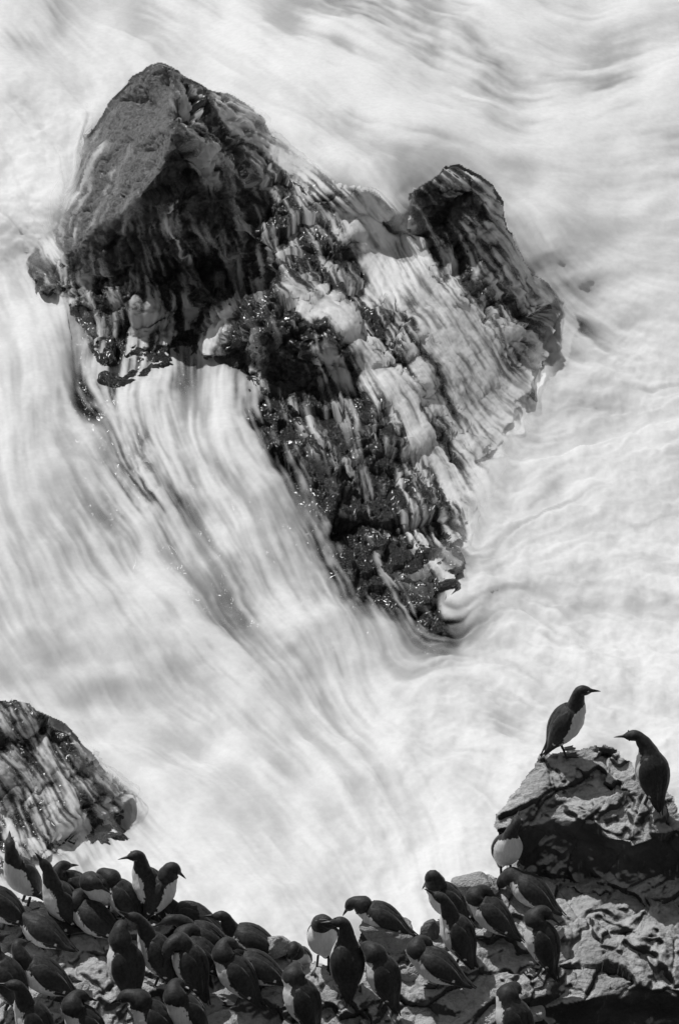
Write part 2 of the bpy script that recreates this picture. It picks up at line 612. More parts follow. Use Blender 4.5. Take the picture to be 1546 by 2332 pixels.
# --- how much white water covers each place (1 closed sheet, 0 bare)
COV = [(300, 230, 0), (260, 300, .02), (230, 400, .10), (200, 500, .15), (300, 400, .02), (340, 300, .02), (350, 200, 0), (365, 155, 0), (250, 470, .05), (210, 350, .25), (180, 450, .4),
       (150, 560, .12), (90, 610, .1),
       (400, 180, .04), (450, 220, .3), (490, 215, .45), (520, 235, .6), (570, 250, .8), (620, 265, .95), (700, 300, 1), (420, 300, .15), (440, 350, .12), (500, 330, .3), (540, 380, .3),
       (580, 330, .6), (600, 400, .42), (650, 330, .95), (640, 380, .75), (700, 400, .85),
       (400, 430, .0), (330, 480, .05), (250, 560, .03), (180, 600, .03), (300, 600, .05), (400, 560, .03), (470, 480, .0), (520, 450, .08), (480, 600, .02), (550, 560, .2),
       (500, 680, .03), (440, 650, .06), (350, 650, .12), (560, 480, .2), (620, 470, .32), (650, 540, .38), (600, 600, .36), (640, 620, .4), (700, 480, .45), (760, 450, .5), (720, 550, .42),
       (800, 520, .6), (800, 450, .5), (850, 480, .62), (885, 500, .2), (830, 570, .97), (850, 600, .95), (880, 560, .9), (790, 560, .35), (800, 600, .4), (930, 570, .9), (900, 630, .85), (760, 640, .42), (820, 700, .55), (900, 750, .45),
       (950, 650, .9), (980, 720, .85), (1050, 760, .92), (1000, 850, .85), (1100, 850, .95), (1150, 920, .95), (1200, 900, .97), (1060, 950, .85), (950, 880, .6), (870, 800, .5), (900, 820, .4),
       (1020, 400, .5), (1080, 440, .35), (1030, 460, .4), (960, 470, .4), (970, 540, .2), (1060, 520, .4), (1120, 480, .5), (1050, 580, .35), (1120, 560, .7), (1150, 600, .8),
       (1130, 680, .4), (1180, 720, .42), (1230, 730, .45), (1280, 740, .5), (1300, 720, .45), (1200, 780, .45), (1230, 800, .5), (1000, 620, .6),
       (700, 690, .5), (740, 700, .85), (780, 740, .85), (735, 745, .03), (760, 770, .06), (600, 700, .04), (560, 760, .1), (650, 780, .1), (600, 850, .05), (680, 860, .07), (770, 830, .2), (800, 790, .7),
       (830, 850, .75), (880, 870, .95), (930, 920, .95), (960, 990, .9), (900, 980, .5), (850, 950, .35), (800, 930, .15), (760, 900, .15), (740, 980, .08), (800, 1050, .12),
       (850, 1050, .18), (900, 1080, .4), (950, 1080, .6), (1000, 1050, .62), (1010, 980, .6), (1050, 1080, .85), (850, 1150, .06), (920, 1150, .28), (980, 1150, .3), (1020, 1180, .6), (1060, 1180, .75),
       (880, 1230, .08), (950, 1220, .3), (1000, 1230, .4), (950, 1290, .6), (990, 1320, .35), (900, 1300, .4), (1010, 1370, .25), (960, 1400, .35), (1080, 1120, .9),
       (220, 760, .4), (190, 700, .15), (150, 690, .85), (160, 760, .85), (150, 830, .9), (175, 810, .6), (250, 720, .25), (300, 710, .15), (350, 705, .2), (400, 720, .2), (300, 740, .22), (360, 750, .25), (300, 800, .42), (380, 790, .5), (340, 840, .5), (430, 760, .5), (220, 840, .12), (235, 900, .2), (290, 880, .6),
       (350, 860, .6), (465, 780, .92), (450, 710, .1), (485, 740, .5), (480, 850, .95), (510, 880, .9), (440, 830, .6), (400, 850, .62), (330, 835, .5), (290, 850, .5), (400, 905, .85), (330, 900, .8), (460, 880, .85), (560, 950, .2), (520, 940, .95), (620, 990, .22), (680, 1040, .2), (740, 1100, .18), (800, 1200, .2),
       (860, 1320, .35), (560, 910, .1), (640, 960, .08), (700, 1000, .06), (760, 1120, .12), (820, 1240, .15),
       (280, 960, .75), (320, 1050, .25), (330, 1110, .25), (345, 1150, .4), (300, 1030, .5), (270, 1060, .8), (380, 1100, .85), (360, 1000, .85), (400, 1190, .7), (430, 1240, .75), (500, 1300, .75), (550, 1390, .72), (620, 1430, .9),
       (450, 1000, .92), (560, 1020, .97), (600, 1100, .97), (700, 1150, .95), (600, 1200, .92), (500, 1120, .9), (700, 1300, .88), (660, 1280, .8), (750, 1400, .85), (850, 1450, .88), (800, 1480, .8), (920, 1480, .9), (940, 1420, .7), (870, 1560, .95),
       (100, 700, 1), (150, 800, 1), (60, 900, .97), (120, 950, .93), (30, 960, .9), (200, 1000, 1), (100, 1100, 1), (0, 800, 1), (170, 1180, .82), (100, 1300, .9), (350, 1300, 1), (200, 1400, .95), (450, 1440, .76), (550, 1500, .82), (350, 1500, .92), (650, 1600, .9),
       (300, 1650, 1), (500, 1700, 1), (700, 1800, .97), (500, 1900, 1), (700, 1950, 1), (350, 1850, 1), (250, 1680, 1), (100, 1550, .95), (900, 1700, 1), (950, 1900, 1),
       (0, 1620, .35), (60, 1612, .4), (60, 1660, .2), (20, 1700, .25), (90, 1650, .08), (40, 1760, .3), (80, 1790, .3), (105, 1640, .4), (125, 1700, .6), (110, 1740, .85), (150, 1720, .35), (180, 1720, .55), (210, 1760, .6), (160, 1800, .8),
       (20, 1840, .04), (60, 1860, .15), (95, 1830, .35), (130, 1850, .75), (190, 1800, .7), (230, 1830, .35), (250, 1870, .3), (300, 1850, .7), (190, 1880, .95), (110, 1890, .35), (60, 1900, .8), (140, 1920, .5), (180, 1950, .9), (30, 1910, .5), (10, 1960, .3), (100, 1950, .8), (280, 1780, .85), (320, 1900, .95), (260, 1940, 1),
       (0, 30, .8), (80, 60, .75), (150, 130, 1), (250, 30, 1), (330, 10, .82), (400, 70, .95), (550, 80, 1), (100, 250, .97), (250, 130, 1), (0, 250, .92), (120, 330, 1), (60, 450, 1), (120, 560, .97), (20, 560, .9), (50, 590, .85), (200, 230, 1), (480, 150, 1), (650, 180, 1),
       (720, 30, .78), (820, 60, .58), (950, 50, .66), (1000, 110, .6), (870, 100, .78), (1100, 40, .92), (1120, 180, .6), (1070, 120, .66), (1180, 110, .95), (1250, 60, .97), (1400, 130, .78), (1380, 170, .72), (1220, 190, .88), (1300, 90, .95), (1450, 50, .95),
       (1520, 100, .97), (1300, 250, 1), (1000, 220, 1), (850, 200, 1), (800, 255, .8), (880, 290, .92), (1020, 330, .85), (920, 350, .85), (1000, 375, .88), (1100, 300, 1), (850, 380, 1), (880, 430, 1), (1400, 360, .93), (1250, 450, 1), (1450, 500, 1),
       (1400, 620, .95), (1380, 700, .97), (1500, 750, 1), (1300, 600, 1), (1350, 850, 1), (1400, 1000, .97), (1250, 1050, 1), (1350, 1200, .92), (1500, 1180, .85), (1200, 1250, .95), (1130, 1180, 1), (1080, 1350, 1), (1300, 1300, .9), (1270, 1340, .85), (1200, 1400, .95),
       (1480, 1340, .85), (1400, 1450, 1), (1100, 1500, 1), (1300, 1600, 1), (1500, 1600, 1), (1000, 1600, 1), (1200, 1800, 1), (1000, 2000, 1), (1400, 1100, .97)]

# --- main rock heights
ROCK_OUT = [(365, 146, 3.4), (330, 163, 3.18), (300, 183, 2.97), (262, 225, 2.67), (240, 252, 2.49), (228, 285, 2.35),
            (221, 293, 1.2), (190, 325, 1.1), (165, 400, 1.1), (140, 470, 1.0), (95, 540, .8), (45, 600, .55), (40, 660, .45), (60, 720, .4), (90, 800, .5), (110, 950, .4), (150, 1100, .3),
            (300, 1300, .2), (500, 1420, .05), (700, 1530, -.2), (900, 1620, -.4), (1000, 1520, -.4), (1080, 1420, -.4),
            (1120, 1300, -.4), (1190, 1200, -.4), (1270, 1100, -.4), (1350, 950, -.4), (1420, 850, -.3), (1400, 780, -.2),
            (1322, 748, .12), (1305, 710, .42), (1240, 645, .9), (1190, 600, 1.2), (1150, 510, 1.75), (1142, 465, 2.0),
            (1120, 430, 2.2), (1085, 405, 2.35), (1040, 385, 2.4), (1015, 383, 2.4), (985, 410, 2.3), (945, 430, 2.2),
            (933, 500, 1.85), (915, 505, 1.5), (893, 475, 2.0), (860, 445, 2.15), (820, 432, 2.2), (770, 420, 2.2), (700, 375, 2.1),
            (620, 310, 2.25), (595, 265, 2.5), (560, 235, 2.75), (520, 212, 2.95), (480, 205, 3.05), (440, 185, 3.2), (400, 160, 3.35)]
ROCK_IN = [(399, 211, 3.44), (387, 269, 3.25), (390, 301, 3.2), (387, 342, 3.09), (362, 392, 2.86), (331, 437, 2.6), (276, 496, 2.18),
           (227, 509, 1.88), (186, 555, 1.56), (141, 573, 1.28), (109, 645, 1.02),
           (216, 332, 2.19), (197, 398, 1.94), (180, 468, 1.7), (135, 550, 1.27), (78, 604, 1.0), (255, 400, 2.25), (300, 300, 2.68), (381, 198, 3.18), (352, 232, 2.98),
           (444, 373, 2.8), (383, 480, 2.05), (330, 470, 2.25), (440, 490, 2.1), (480, 430, 2.5), (560, 400, 2.38), (520, 330, 2.7),
           (450, 280, 3.05), (600, 390, 2.2), (680, 450, 2.0), (760, 480, 1.9), (850, 500, 1.8), (900, 570, 1.4), (560, 520, 1.9),
           (480, 600, 1.35), (560, 650, 1.2), (400, 600, 1.35), (300, 600, 1.42), (210, 640, 1.12), (160, 655, 1.0), (210, 770, .75),
           (330, 720, .95), (450, 730, .78), (330, 800, .68), (230, 880, .64), (300, 900, .68), (420, 820, .55), (250, 950, .6),
           (320, 1010, .84), (330, 1080, .76), (290, 1080, .66), (360, 1130, .68), (340, 1170, .5), (420, 1080, .55), (300, 1180, .4),
           (500, 690, 1.3), (560, 665, 1.55), (650, 665, 1.6), (700, 720, 1.5), (720, 790, 1.25), (600, 755, 1.42), (480, 790, .95),
           (500, 880, .52), (620, 850, .85), (720, 900, .75), (640, 970, .6), (560, 940, .7),
           (745, 690, 1.5), (708, 735, 1.48), (800, 770, 1.3), (650, 600, 1.7), (740, 590, 1.7), (820, 660, 1.5), (900, 700, 1.38),
           (870, 830, 1.05), (960, 850, .95), (980, 600, 1.45), (1000, 700, 1.2), (1080, 800, .8), (1180, 850, .45),
           (1100, 950, .4), (1210, 950, .1), (960, 1000, .55), (860, 960, .75), (800, 1000, .6), (760, 1080, .52), (880, 1100, .42),
           (1000, 1100, .28), (1090, 1150, .05), (850, 1250, .2), (950, 1150, .38), (1005, 1155, .34), (960, 1250, .1), (1040, 1250, .05),
           (900, 1370, .05), (1010, 1390, -.02), (700, 1050, .62), (770, 1170, .42),
           (1050, 440, 2.15), (1000, 470, 1.95), (960, 540, 1.55), (1060, 540, 1.6), (1120, 520, 1.65), (1000, 600, 1.38),
           (1100, 620, 1.3), (1150, 700, .9), (1200, 720, .75), (1235, 795, .3), (1275, 780, .18)]
ctrl = ROCK_OUT + ROCK_IN
nO = len(ROCK_OUT)
edges = [(k, (k + 1) % nO) for k in range(nO)]
ridge0 = nO
edges += [(ridge0 + k, ridge0 + k + 1) for k in range(10)]
Zr = facets(ctrl, edges, GX, GY, 9.0, 3)
rock_mask = in_poly(GX + 5 * fb2(26, 26, .3, 3, 5, .5),
                    GY + 5 * fb2(26, 26, 7.3, 3, 6, .5), ROCK_OUT)
Zr = blur(fill(Zr, rock_mask), 1, 1)

# --- the lower-left rock
LEFT_OUT = [(-150, 1600, .95), (0, 1592, .95), (70, 1606, .95), (100, 1628, .9), (150, 1655, .8), (200, 1715, .6), (240, 1760, .42), (330, 1830, .02),
            (400, 1880, -.1), (400, 1960, -.3), (250, 2080, -.3), (-150, 2120, -.3)]
LEFT_IN = [(92, 1625, .93), (80, 1710, .65), (0, 1690, .7), (110, 1660, .8), (160, 1720, .6), (60, 1800, .35), (130, 1800, .38), (0, 1860, .2),
           (50, 1870, .2), (60, 1950, .1), (140, 1880, .2), (200, 1830, .28), (240, 1870, .02), (300, 1870, -.08), (-150, 1800, .4), (0, 1990, .05), (140, 1960, .02)]
lc = LEFT_OUT + LEFT_IN
Zl = facets(lc, [(k, (k + 1) % len(LEFT_OUT)) for k in range(len(LEFT_OUT))], GX, GY, 7.0, 9)
left_mask = in_poly(GX + 3 * fb2(22, 22, 2.3, 3, 15, .5), GY, LEFT_OUT)
Zl = blur(fill(Zl, left_mask), 1, 1)


def rock_disp(P, slab, seed, amp=1.0):
    """angular blocks, cracks and rough relief (metres) for wet sea rock"""
    wob = np.stack([fbm(P * 1.7, 3, seed + k * 7) for k in range(3)], -1) * 0.16
    Q = P + wob
    strata = Q @ np.array([[1.0, .25, -.35], [-.2, 1.0, .3], [.5, -.2, 1.0]])
    c1, k1 = chunk(strata * np.array([1.6, 1.2, 2.4]), seed + 1)
    c2, k2 = chunk(strata * np.array([4.5, 3.6, 6.0]) + 9, seed + 2)
    c3, k3 = chunk(strata * np.array([12, 10, 14]) + 5, seed + 3)
    d = .08 * fbm(P * 0.9, 3, seed + 60) + .16 * c1 + .060 * c2 + .022 * c3
    d -= .06 * np.exp(-k1 * 14) + .02 * np.exp(-k2 * 12)
    d += .016 * fbm(P * 13, 3, seed + 80, 0.6)
    flat = .03 * fbm(P * 1.2, 2, seed + 61) + .045 * c1 - .05 * np.exp(-k1 * 26) + .022 * c2 - .015 * np.exp(-k2 * 16) + .012 * fbm(P * np.array([9, 9, 9]), 4, seed + 81, 0.7) \
        + .012 * np.abs(fbm(P * 24, 2, seed + 91))
    return amp * (d * (1 - slab) + flat * slab)


def sub(mask, pad=3):
    ii, jj = np.nonzero(mask)
    return slice(max(0, ii.min() - pad), min(NY, ii.max() + pad)), slice(max(0, jj.min() - pad), min(NX, jj.max() + pad))


SLAB = [(365, 150), (395, 205), (392, 300), (385, 345), (330, 440), (276, 496), (186, 555), (120, 590), (60, 610), (100, 500), (200, 280), (300, 170)]
slabm = blur(in_poly(GX, GY, SLAB).astype(float), 3, 2)
PS = at(GX, GY, Zs)                                  # still sea points
PR = PS.copy()                                       # rock points on the same grid
sl = sub(rock_mask)
p0 = at(GX[sl], GY[sl], Zr[sl])
n0 = grid_normals(blur(p0, 6, 2))
wetc = up(idw([c_ for c_ in COV], cgx, cgy, 3.2, 16))
d0 = rock_disp(p0, slabm[sl], 100) * (1 - .78 * sstep(.3, .9, wetc[sl]))
edge_soft = 0.35 + 0.65 * sstep(0, 1, blur(rock_mask.astype(float), 10, 2)[sl] * 2 - 1)
p0 = p0 + n0 * (d0 * edge_soft)[..., None]
PRm = p0
sl2 = sub(left_mask)
p1 = at(GX[sl2], GY[sl2], Zl[sl2])
n1 = grid_normals(blur(p1, 6, 2))
d1 = rock_disp(p1, 0 * GX[sl2], 300, .75) * (1 - .25 * wetc[sl2])
p1 = p1 + n1 * d1[..., None]

sk = [(.08, .09), (.3, .4), (.7, 1.3), (1.1, 3.5)]
fm = rock_mask[sl]
fm = fm[:-1, :-1] & fm[1:, :-1] & fm[1:, 1:] & fm[:-1, 1:]
link('sea_rock', grid_mesh('sea_rock', PRm, fm, M_ROCK, {'dry': slabm[sl]}, None, sk), None,
     'large dark peaked sea rock with surf pouring down its right flank', 'rock')
fm2 = left_mask[sl2]
fm2 = fm2[:-1, :-1] & fm2[1:, :-1] & fm2[1:, 1:] & fm2[:-1, 1:]
link('sea_rock', grid_mesh('sea_rock', p1, fm2, M_ROCK, {'dry': 0 * GX[sl2]}, None, sk), None,
     'low rounded wet rock at the left edge, below the big waterfall', 'rock')

# --- flow directions of the water (degrees in the photo: 0 right, 90 down)
FLOW = [(0, 0, 35), (100, 100, 45), (300, 50, 25), (500, 100, 28), (750, 150, 25), (900, 120, 22), (1100, 150, 28), (900, 280, 18), (1000, 330, 12),
        (1300, 250, -15), (1450, 200, -20), (1400, 60, -15), (1250, 60, 22), (1200, 380, 0), (1400, 400, -8), (1546, 500, -10),
        (100, 250, 20), (100, 400, 60), (60, 550, 40), (200, 420, 120), (250, 350, 125), (300, 300, 125), (200, 480, 125),
        (650, 280, 25), (700, 350, 30), (800, 430, 42), (900, 470, 50), (850, 500, 55), (820, 560, 62), (930, 580, 60), (1000, 650, 58),
        (1100, 800, 57), (1200, 850, 50), (800, 750, 50), (950, 950, 62), (1050, 1100, 62), (650, 550, 72), (600, 600, 85), (560, 500, 70),
        (700, 620, 60), (500, 320, 40), (560, 300, 20), (600, 380, 45), (450, 450, 80), (1050, 420, 40), (1000, 500, 65), (1100, 480, 45),
        (1060, 600, 70), (1150, 650, 58), (1200, 560, 65), (1250, 700, 50), (1350, 750, 30), (1300, 850, 25),
        (250, 650, 80), (400, 600, 65), (450, 560, 60), (300, 740, 95), (350, 780, 100), (300, 850, 108), (250, 800, 100), (400, 800, 85), (470, 800, 105), (490, 870, 90),
        (700, 690, 25), (750, 710, 35), (820, 800, 55), (880, 880, 55), (930, 950, 66), (760, 850, 75), (720, 800, 80), (650, 850, 92),
        (600, 900, 80), (850, 1000, 85), (900, 1100, 75), (980, 1180, 75), (1060, 1180, 68), (950, 1250, 62), (980, 1330, 70), (880, 1300, 55),
        (0, 700, 65), (80, 750, 70), (100, 900, 95), (60, 1000, 85), (200, 900, 60), (200, 1000, 50), (400, 950, 75), (450, 900, 95), (400, 1050, 62), (600, 1050, 50),
        (650, 1100, 58), (700, 1200, 66), (600, 1200, 68), (500, 1150, 60), (450, 1250, 55), (550, 1350, 62), (750, 1350, 68), (850, 1450, 66),
        (800, 1520, 70), (300, 1200, 52), (150, 1200, 60), (100, 1350, 70), (200, 1350, 55), (400, 1350, 48), (500, 1500, 45), (650, 1500, 48), (300, 1500, 60), (100, 1500, 55),
        (400, 1650, 30), (600, 1650, 40), (800, 1700, 50), (350, 1750, 25), (500, 1850, 35), (650, 1850, 48), (750, 1900, 55), (600, 1980, 55), (450, 1950, 55),
        (100, 1700, 60), (180, 1760, 55), (150, 1830, 65), (250, 1850, 55), (60, 1850, 70), (200, 1950, 55), (30, 1750, 45), (330, 2000, 50),
        (1300, 950, -20), (1400, 1050, -30), (1250, 1120, -35), (1150, 1250, -50), (1350, 1250, -15), (1100, 1400, -40), (1250, 1400, 30),
        (1450, 1350, 10), (1200, 1550, 30), (1400, 1550, 25), (1000, 1550, -30), (1050, 1700, 10), (950, 1800, 60), (1000, 1950, 80), (1500, 1000, -25), (1450, 1700, 0)]
fl = [(x, y, math.cos(R(a)), math.sin(R(a))) for x, y, a in FLOW]
fv = idw(fl, cgx, cgy, 3.2, 25)
q = np.stack([cgx / 90, cgy / 90, cgx * 0], -1)
ang = np.arctan2(fv[..., 1], fv[..., 0]) + (.09 + .07 * (idw([(x, y, 1.0 if 100 < x < 1250 and 150 < y < 1300 else 0.0) for x, y, _ in FLOW], cgx, cgy, 3, 30))) * fbm(q, 3, 44)
q2 = np.stack([cgx / 30, cgy / 30, cgx * 0 + 3], -1)
turb_c = idw([(60, 300, 1), (60, 420, 1), (150, 420, 1), (130, 520, 1), (30, 560, .9), (1300, 1000, .7), (1450, 950, 1), (1400, 1200, .9), (1200, 1250, .9), (1100, 1450, .9),
              (1350, 1450, .9), (1250, 1600, .8), (1050, 1600, .7), (1500, 1700, .8), (1000, 1750, .5), (950, 1950, .5), (700, 1700, .05), (500, 1900, .1),
              (300, 1400, 0), (100, 1300, 0), (600, 1200, .1), (400, 100, .1), (900, 150, 0), (1300, 200, .1), (1300, 450, .1), (700, 330, .3), (100, 100, .2),
              (1000, 700, .25), (850, 1000, .3), (100, 750, .25), (300, 800, .2), (850, 1500, .1), (1546, 600, .2)], cgx, cgy, 3.0, 30)
ang += np.clip(turb_c - .3, 0, 1) * 1.3 * fbm(q2, 2, 48)
vx, vy = up(np.cos(ang)), up(np.sin(ang))
nrm = np.sqrt(vx * vx + vy * vy) + 1e-6
vx, vy = vx / nrm, vy / nrm
turb = up(turb_c)


def lic(img, levels, sgn=1.0):
    """smear noise fields along the flow (doubling line-integral blur)"""
    yy, xx = np.mgrid[0:NY, 0:NX].astype(np.float32)
    my, mx = (yy + vy * sgn).astype(np.float32), (xx + vx * sgn).astype(np.float32)
    out = [a.astype(np.float32) for a in img]
    res = {}
    for k in range(max(levels)):
        for n_, L in enumerate(levels):
            if k < L:
                out[n_] = 0.5 * (out[n_] + bil(out[n_], my, mx))
        if k < max(levels) - 1:
            ny_ = bil(my, my, mx)
            mx = bil(mx, my, mx)
            my = ny_
    return [a / a.std() for a in out]


rng = np.random.default_rng(7)
w0, w1, w2, w3 = [rng.standard_normal((NY, NX)) for _ in range(4)]
relief = np.zeros((NY, NX))
relief[sl] = np.where(rock_mask[sl], d0 - blur(d0, 9, 2), 0)
relief[sl2] += np.where(left_mask[sl2], d1 - blur(d1, 9, 2), 0)
relief = relief / .03 + .25 * w0
f_fine, f_mid, f_wide, f_broad, f_short, f_rel = lic([w0, blur(w1, 1, 2), blur(w2, 5, 2), blur(w3, 16, 2), w1, relief], [5, 5, 7, 7, 4, 5], -1.0)
big = fb2(150, 150, 0, 3, 90, .5)
patch = fb2(38, 38, 4, 3, 95, .5)
patch0, patch1 = patch, fb2(38, 38, 14, 3, 96, .5)
N_rock = rank01(.45 * f_short + .95 * f_fine + .5 * f_mid + .2 * f_wide + .55 * f_rel + .55 * patch)
N_sea = rank01(.16 * f_fine + .45 * f_mid + .8 * f_wide + .8 * f_broad)

# --- white water sheet: sea where it is open, draped over the rock where the rock stands in front of it
dS = np.linalg.norm(PS - np.array([0, 0, CAM_H]), axis=-1)


def front_of(mask, s_, pr):
    dr = np.full((NY, NX), 1e3)
    dr[s_] = np.linalg.norm(pr - np.array([0, 0, CAM_H]), axis=-1)
    return np.where(mask, dS - dr, -9.0)


fr0 = np.maximum(front_of(rock_mask, sl, blur(PRm, 4, 2)), front_of(left_mask, sl2, blur(p1, 4, 2)))
cp_rock, cp_sea = [], []
for c_ in COV:
    i_, j_ = int((c_[1] - gy[0]) / S), int((c_[0] - gx[0]) / S)
    f_ = fr0[i_, j_]
    if f_ > -.05:
        cp_rock.append(c_)
    if f_ < .05 or c_[2] > .9:
        cp_sea.append(c_ if f_ < .05 else (c_[0], c_[1], 1.0))
cov_r = up(idw(cp_rock, cgx, cgy, 3.2, 16))
cov_r = cov_r - .18 * sstep(.05, .4, cov_r) * sstep(1.0, .55, cov_r)
# single rivulets and tongues of water, and bare ribs: path, half width, amount
STROKES = [([(560, 685), (700, 900), (840, 1130), (890, 1270)], 34, .05), ([(270, 345), (235, 420), (215, 470)], 9, .28), ([(383, 478), (392, 455), (404, 440)], 4, .6), ([(375, 500), (395, 530), (415, 560), (432, 592)], 5, .6),
           ([(472, 800), (490, 750), (505, 715), (535, 672)], 8, .85), ([(655, 668), (700, 700), (715, 760), (722, 800), (748, 870)], 7, .7),
           ([(700, 715), (740, 700), (785, 740), (830, 800), (872, 880)], 20, .88), ([(868, 850), (930, 920), (980, 1020), (1045, 1095)], 28, .85),
           ([(815, 470), (845, 540), (872, 605)], 32, .95), ([(905, 545), (950, 640), (1040, 740), (1110, 835)], 34, .85), ([(1112, 470), (1150, 560), (1190, 620)], 13, .8),
           ([(945, 1150), (951, 1212)], 5, .7), ([(985, 1210), (1010, 1250), (1030, 1292)], 8, .72), ([(935, 1220), (950, 1270), (962, 1320)], 10, .7), ([(960, 1285), (987, 1345)], 6, .7),
           ([(112, 1650), (102, 1700), (122, 1755), (160, 1830), (192, 1905)], 13, .85), ([(80, 1800), (60, 1850), (70, 1900)], 7, .6), ([(20, 1900), (70, 1915), (130, 1960)], 12, .8),
           ([(1000, 470), (985, 520), (1000, 590)], 26, .12), ([(775, 560), (800, 600), (815, 625)], 14, .1), ([(880, 470), (900, 520)], 12, .06), ([(700, 745), (760, 775)], 18, .03),
           ([(1140, 650), (1190, 720), (1230, 780)], 22, .35), ([(900, 700), (960, 790), (1000, 880)], 12, .25), ([(960, 930), (1030, 1040), (1080, 1120)], 9, .3),
           ([(620, 400), (680, 440), (740, 500)], 12, .15), ([(640, 560), (720, 640), (800, 700)], 14, .2)]
for path_, hw, val in STROKES:
    dmin = np.full(GX.shape, 1e9)
    jx, jy = GX + 6 * patch0, GY + 6 * patch1
    for (x1, y1), (x2, y2) in zip(path_[:-1], path_[1:]):
        L2 = (x2 - x1) ** 2 + (y2 - y1) ** 2
        t_ = np.clip(((jx - x1) * (x2 - x1) + (jy - y1) * (y2 - y1)) / L2, 0, 1)
        dmin = np.minimum(dmin, (jx - x1 - t_ * (x2 - x1)) ** 2 + (jy - y1 - t_ * (y2 - y1)) ** 2)
    g_ = np.exp(-dmin / hw ** 2)
    cov_r = cov_r * (1 - g_) + val * g_
cov_s = blur(up(idw(cp_sea, cgx, cgy, 3.0, 30)), 7, 2)
onr0 = sstep(-.12, .12, blur(np.clip(fr0, -1, 1), 2, 1))
cov = cov_r * onr0 + cov_s * (1 - onr0)
mist = sstep(.75, .0, fr0 + .25 * patch) * (fr0 > -.5) * up(idw([(1150, 950, 1), (1250, 850, 1), (1080, 1130, .9), (1200, 800, .8), (1300, 760, .9), (1030, 1200, .5), (980, 1330, .1), (900, 1350, .3),
    (750, 1130, .2), (620, 980, .2), (450, 830, .3), (330, 850, .12), (220, 850, .1), (150, 700, .1), (90, 630, .05), (60, 610, .1), (170, 480, .6), (210, 370, .5), (320, 1100, .1), (650, 330, .8), (900, 470, .6),
    (1160, 560, .8), (1250, 660, .7), (300, 1850, .9), (240, 1900, .8), (100, 1950, .6), (60, 1700, 0), (150, 1650, .3)], cgx, cgy, 3, 20))
cov = np.maximum(np.minimum(cov, 1 - .12 * onr0), .95 * mist)
cov = np.clip(cov + .06 * big * (cov < .97), 0, 1)


def drape(mask, s_, pr):
    c_ = cov[s_][..., None]
    c_ = sstep(.45, 1.0, c_)
    pb = pr * (1 - c_) + blur(pr, 3, 1) * c_
    full = PS.copy()
    full[s_] = pb
    return front_of(mask, s_, pb), full


fr1, full1 = drape(rock_mask, sl, PRm)
fr2, full2 = drape(left_mask, sl2, p1)
front = np.maximum(fr1, fr2)
PRf = np.where((fr2 > fr1)[..., None], full2, full1)
front = front + .07 * np.clip(fb2(30, 30, 8, 2, 160, .5), -1, 1)
wr = sstep(-.15, .22, front)                      # 1 = on rock
onrock = np.clip(wr, 0, 1)
PW = PS * (1 - wr[..., None]) + PRf * wr[..., None]
NW = grid_normals(blur(PRf, 5, 2))
NW_s = grid_normals(blur(PS, 4, 1))
NW = NW * onrock[..., None] + NW_s * (1 - onrock[..., None])
NW /= np.linalg.norm(NW, axis=-1, keepdims=True)

soft = .38
a_rock = sstep(1 - cov - soft, 1 - cov + soft, N_rock)
a_rock = .92 * np.maximum(a_rock, (.6 + .4 * N_rock) * sstep(.85, 1.0, cov)) * sstep(.02, .16, cov)
nearR = sstep(-.55, -.02, np.maximum(front, -1))
N_sea = N_sea * (1 - .3 * nearR) + N_rock * .3 * nearR
a_sea = np.clip(1 - (1 - cov) * 2.3 * (1.05 - N_sea) - (.13 + .16 * nearR) * (1 - N_sea) ** 2, 0, 1)
alpha = a_rock * onrock + a_sea * (1 - onrock)
near_shore = np.exp(-(front / .12) ** 2) * (np.abs(front) < .6)
alpha = np.clip(np.maximum(alpha, np.where(wr < .98, near_shore * sstep(.3, .9, cov) * (.55 + .4 * N_rock), 0)), 0, 1)
alpha = .5 * alpha + .5 * blur(alpha, 1, 1)

lump = fb2(60, 40, 1.7, 3, 120, .5)
bill = 1.6 * np.square(fb2(44, 30, 5.7, 2, 130, .5))
swell = fb2(260, 150, 9.7, 3, 140, .5)
chop = fb2(22, 13, 2.7, 3, 150, .55)
h_sea = .12 * swell + .045 * f_broad + .014 * f_wide + .003 * f_mid + turb * (.06 * lump + .03 * bill + .018 * chop)
h_rock = .012 + .055 * sstep(.45, 1.0, cov) + .006 * alpha * f_mid + .008 * alpha * f_wide
h = h_rock * onrock + h_sea * (1 - onrock) + .045 * near_shore * cov
PW = PW + NW * h[..., None]
h_streak = (.009 * f_mid + .0055 * f_fine + .010 * f_wide) * np.clip(alpha * 1.3, 0, 1)
kr = (onrock * (.3 + .7 * sstep(.0, .6, front)))[..., None]
n_flow = grid_normals(blur(PRf, 5, 2) + NW * h_streak[..., None])
p_open = PS + NW_s * h_sea[..., None]
n_open = .62 * grid_normals(blur(p_open, 7, 2)) + .38 * grid_normals(p_open)
nW = n_flow * kr + n_open * (1 - kr)
nW /= np.linalg.norm(nW, axis=-1, keepdims=True)

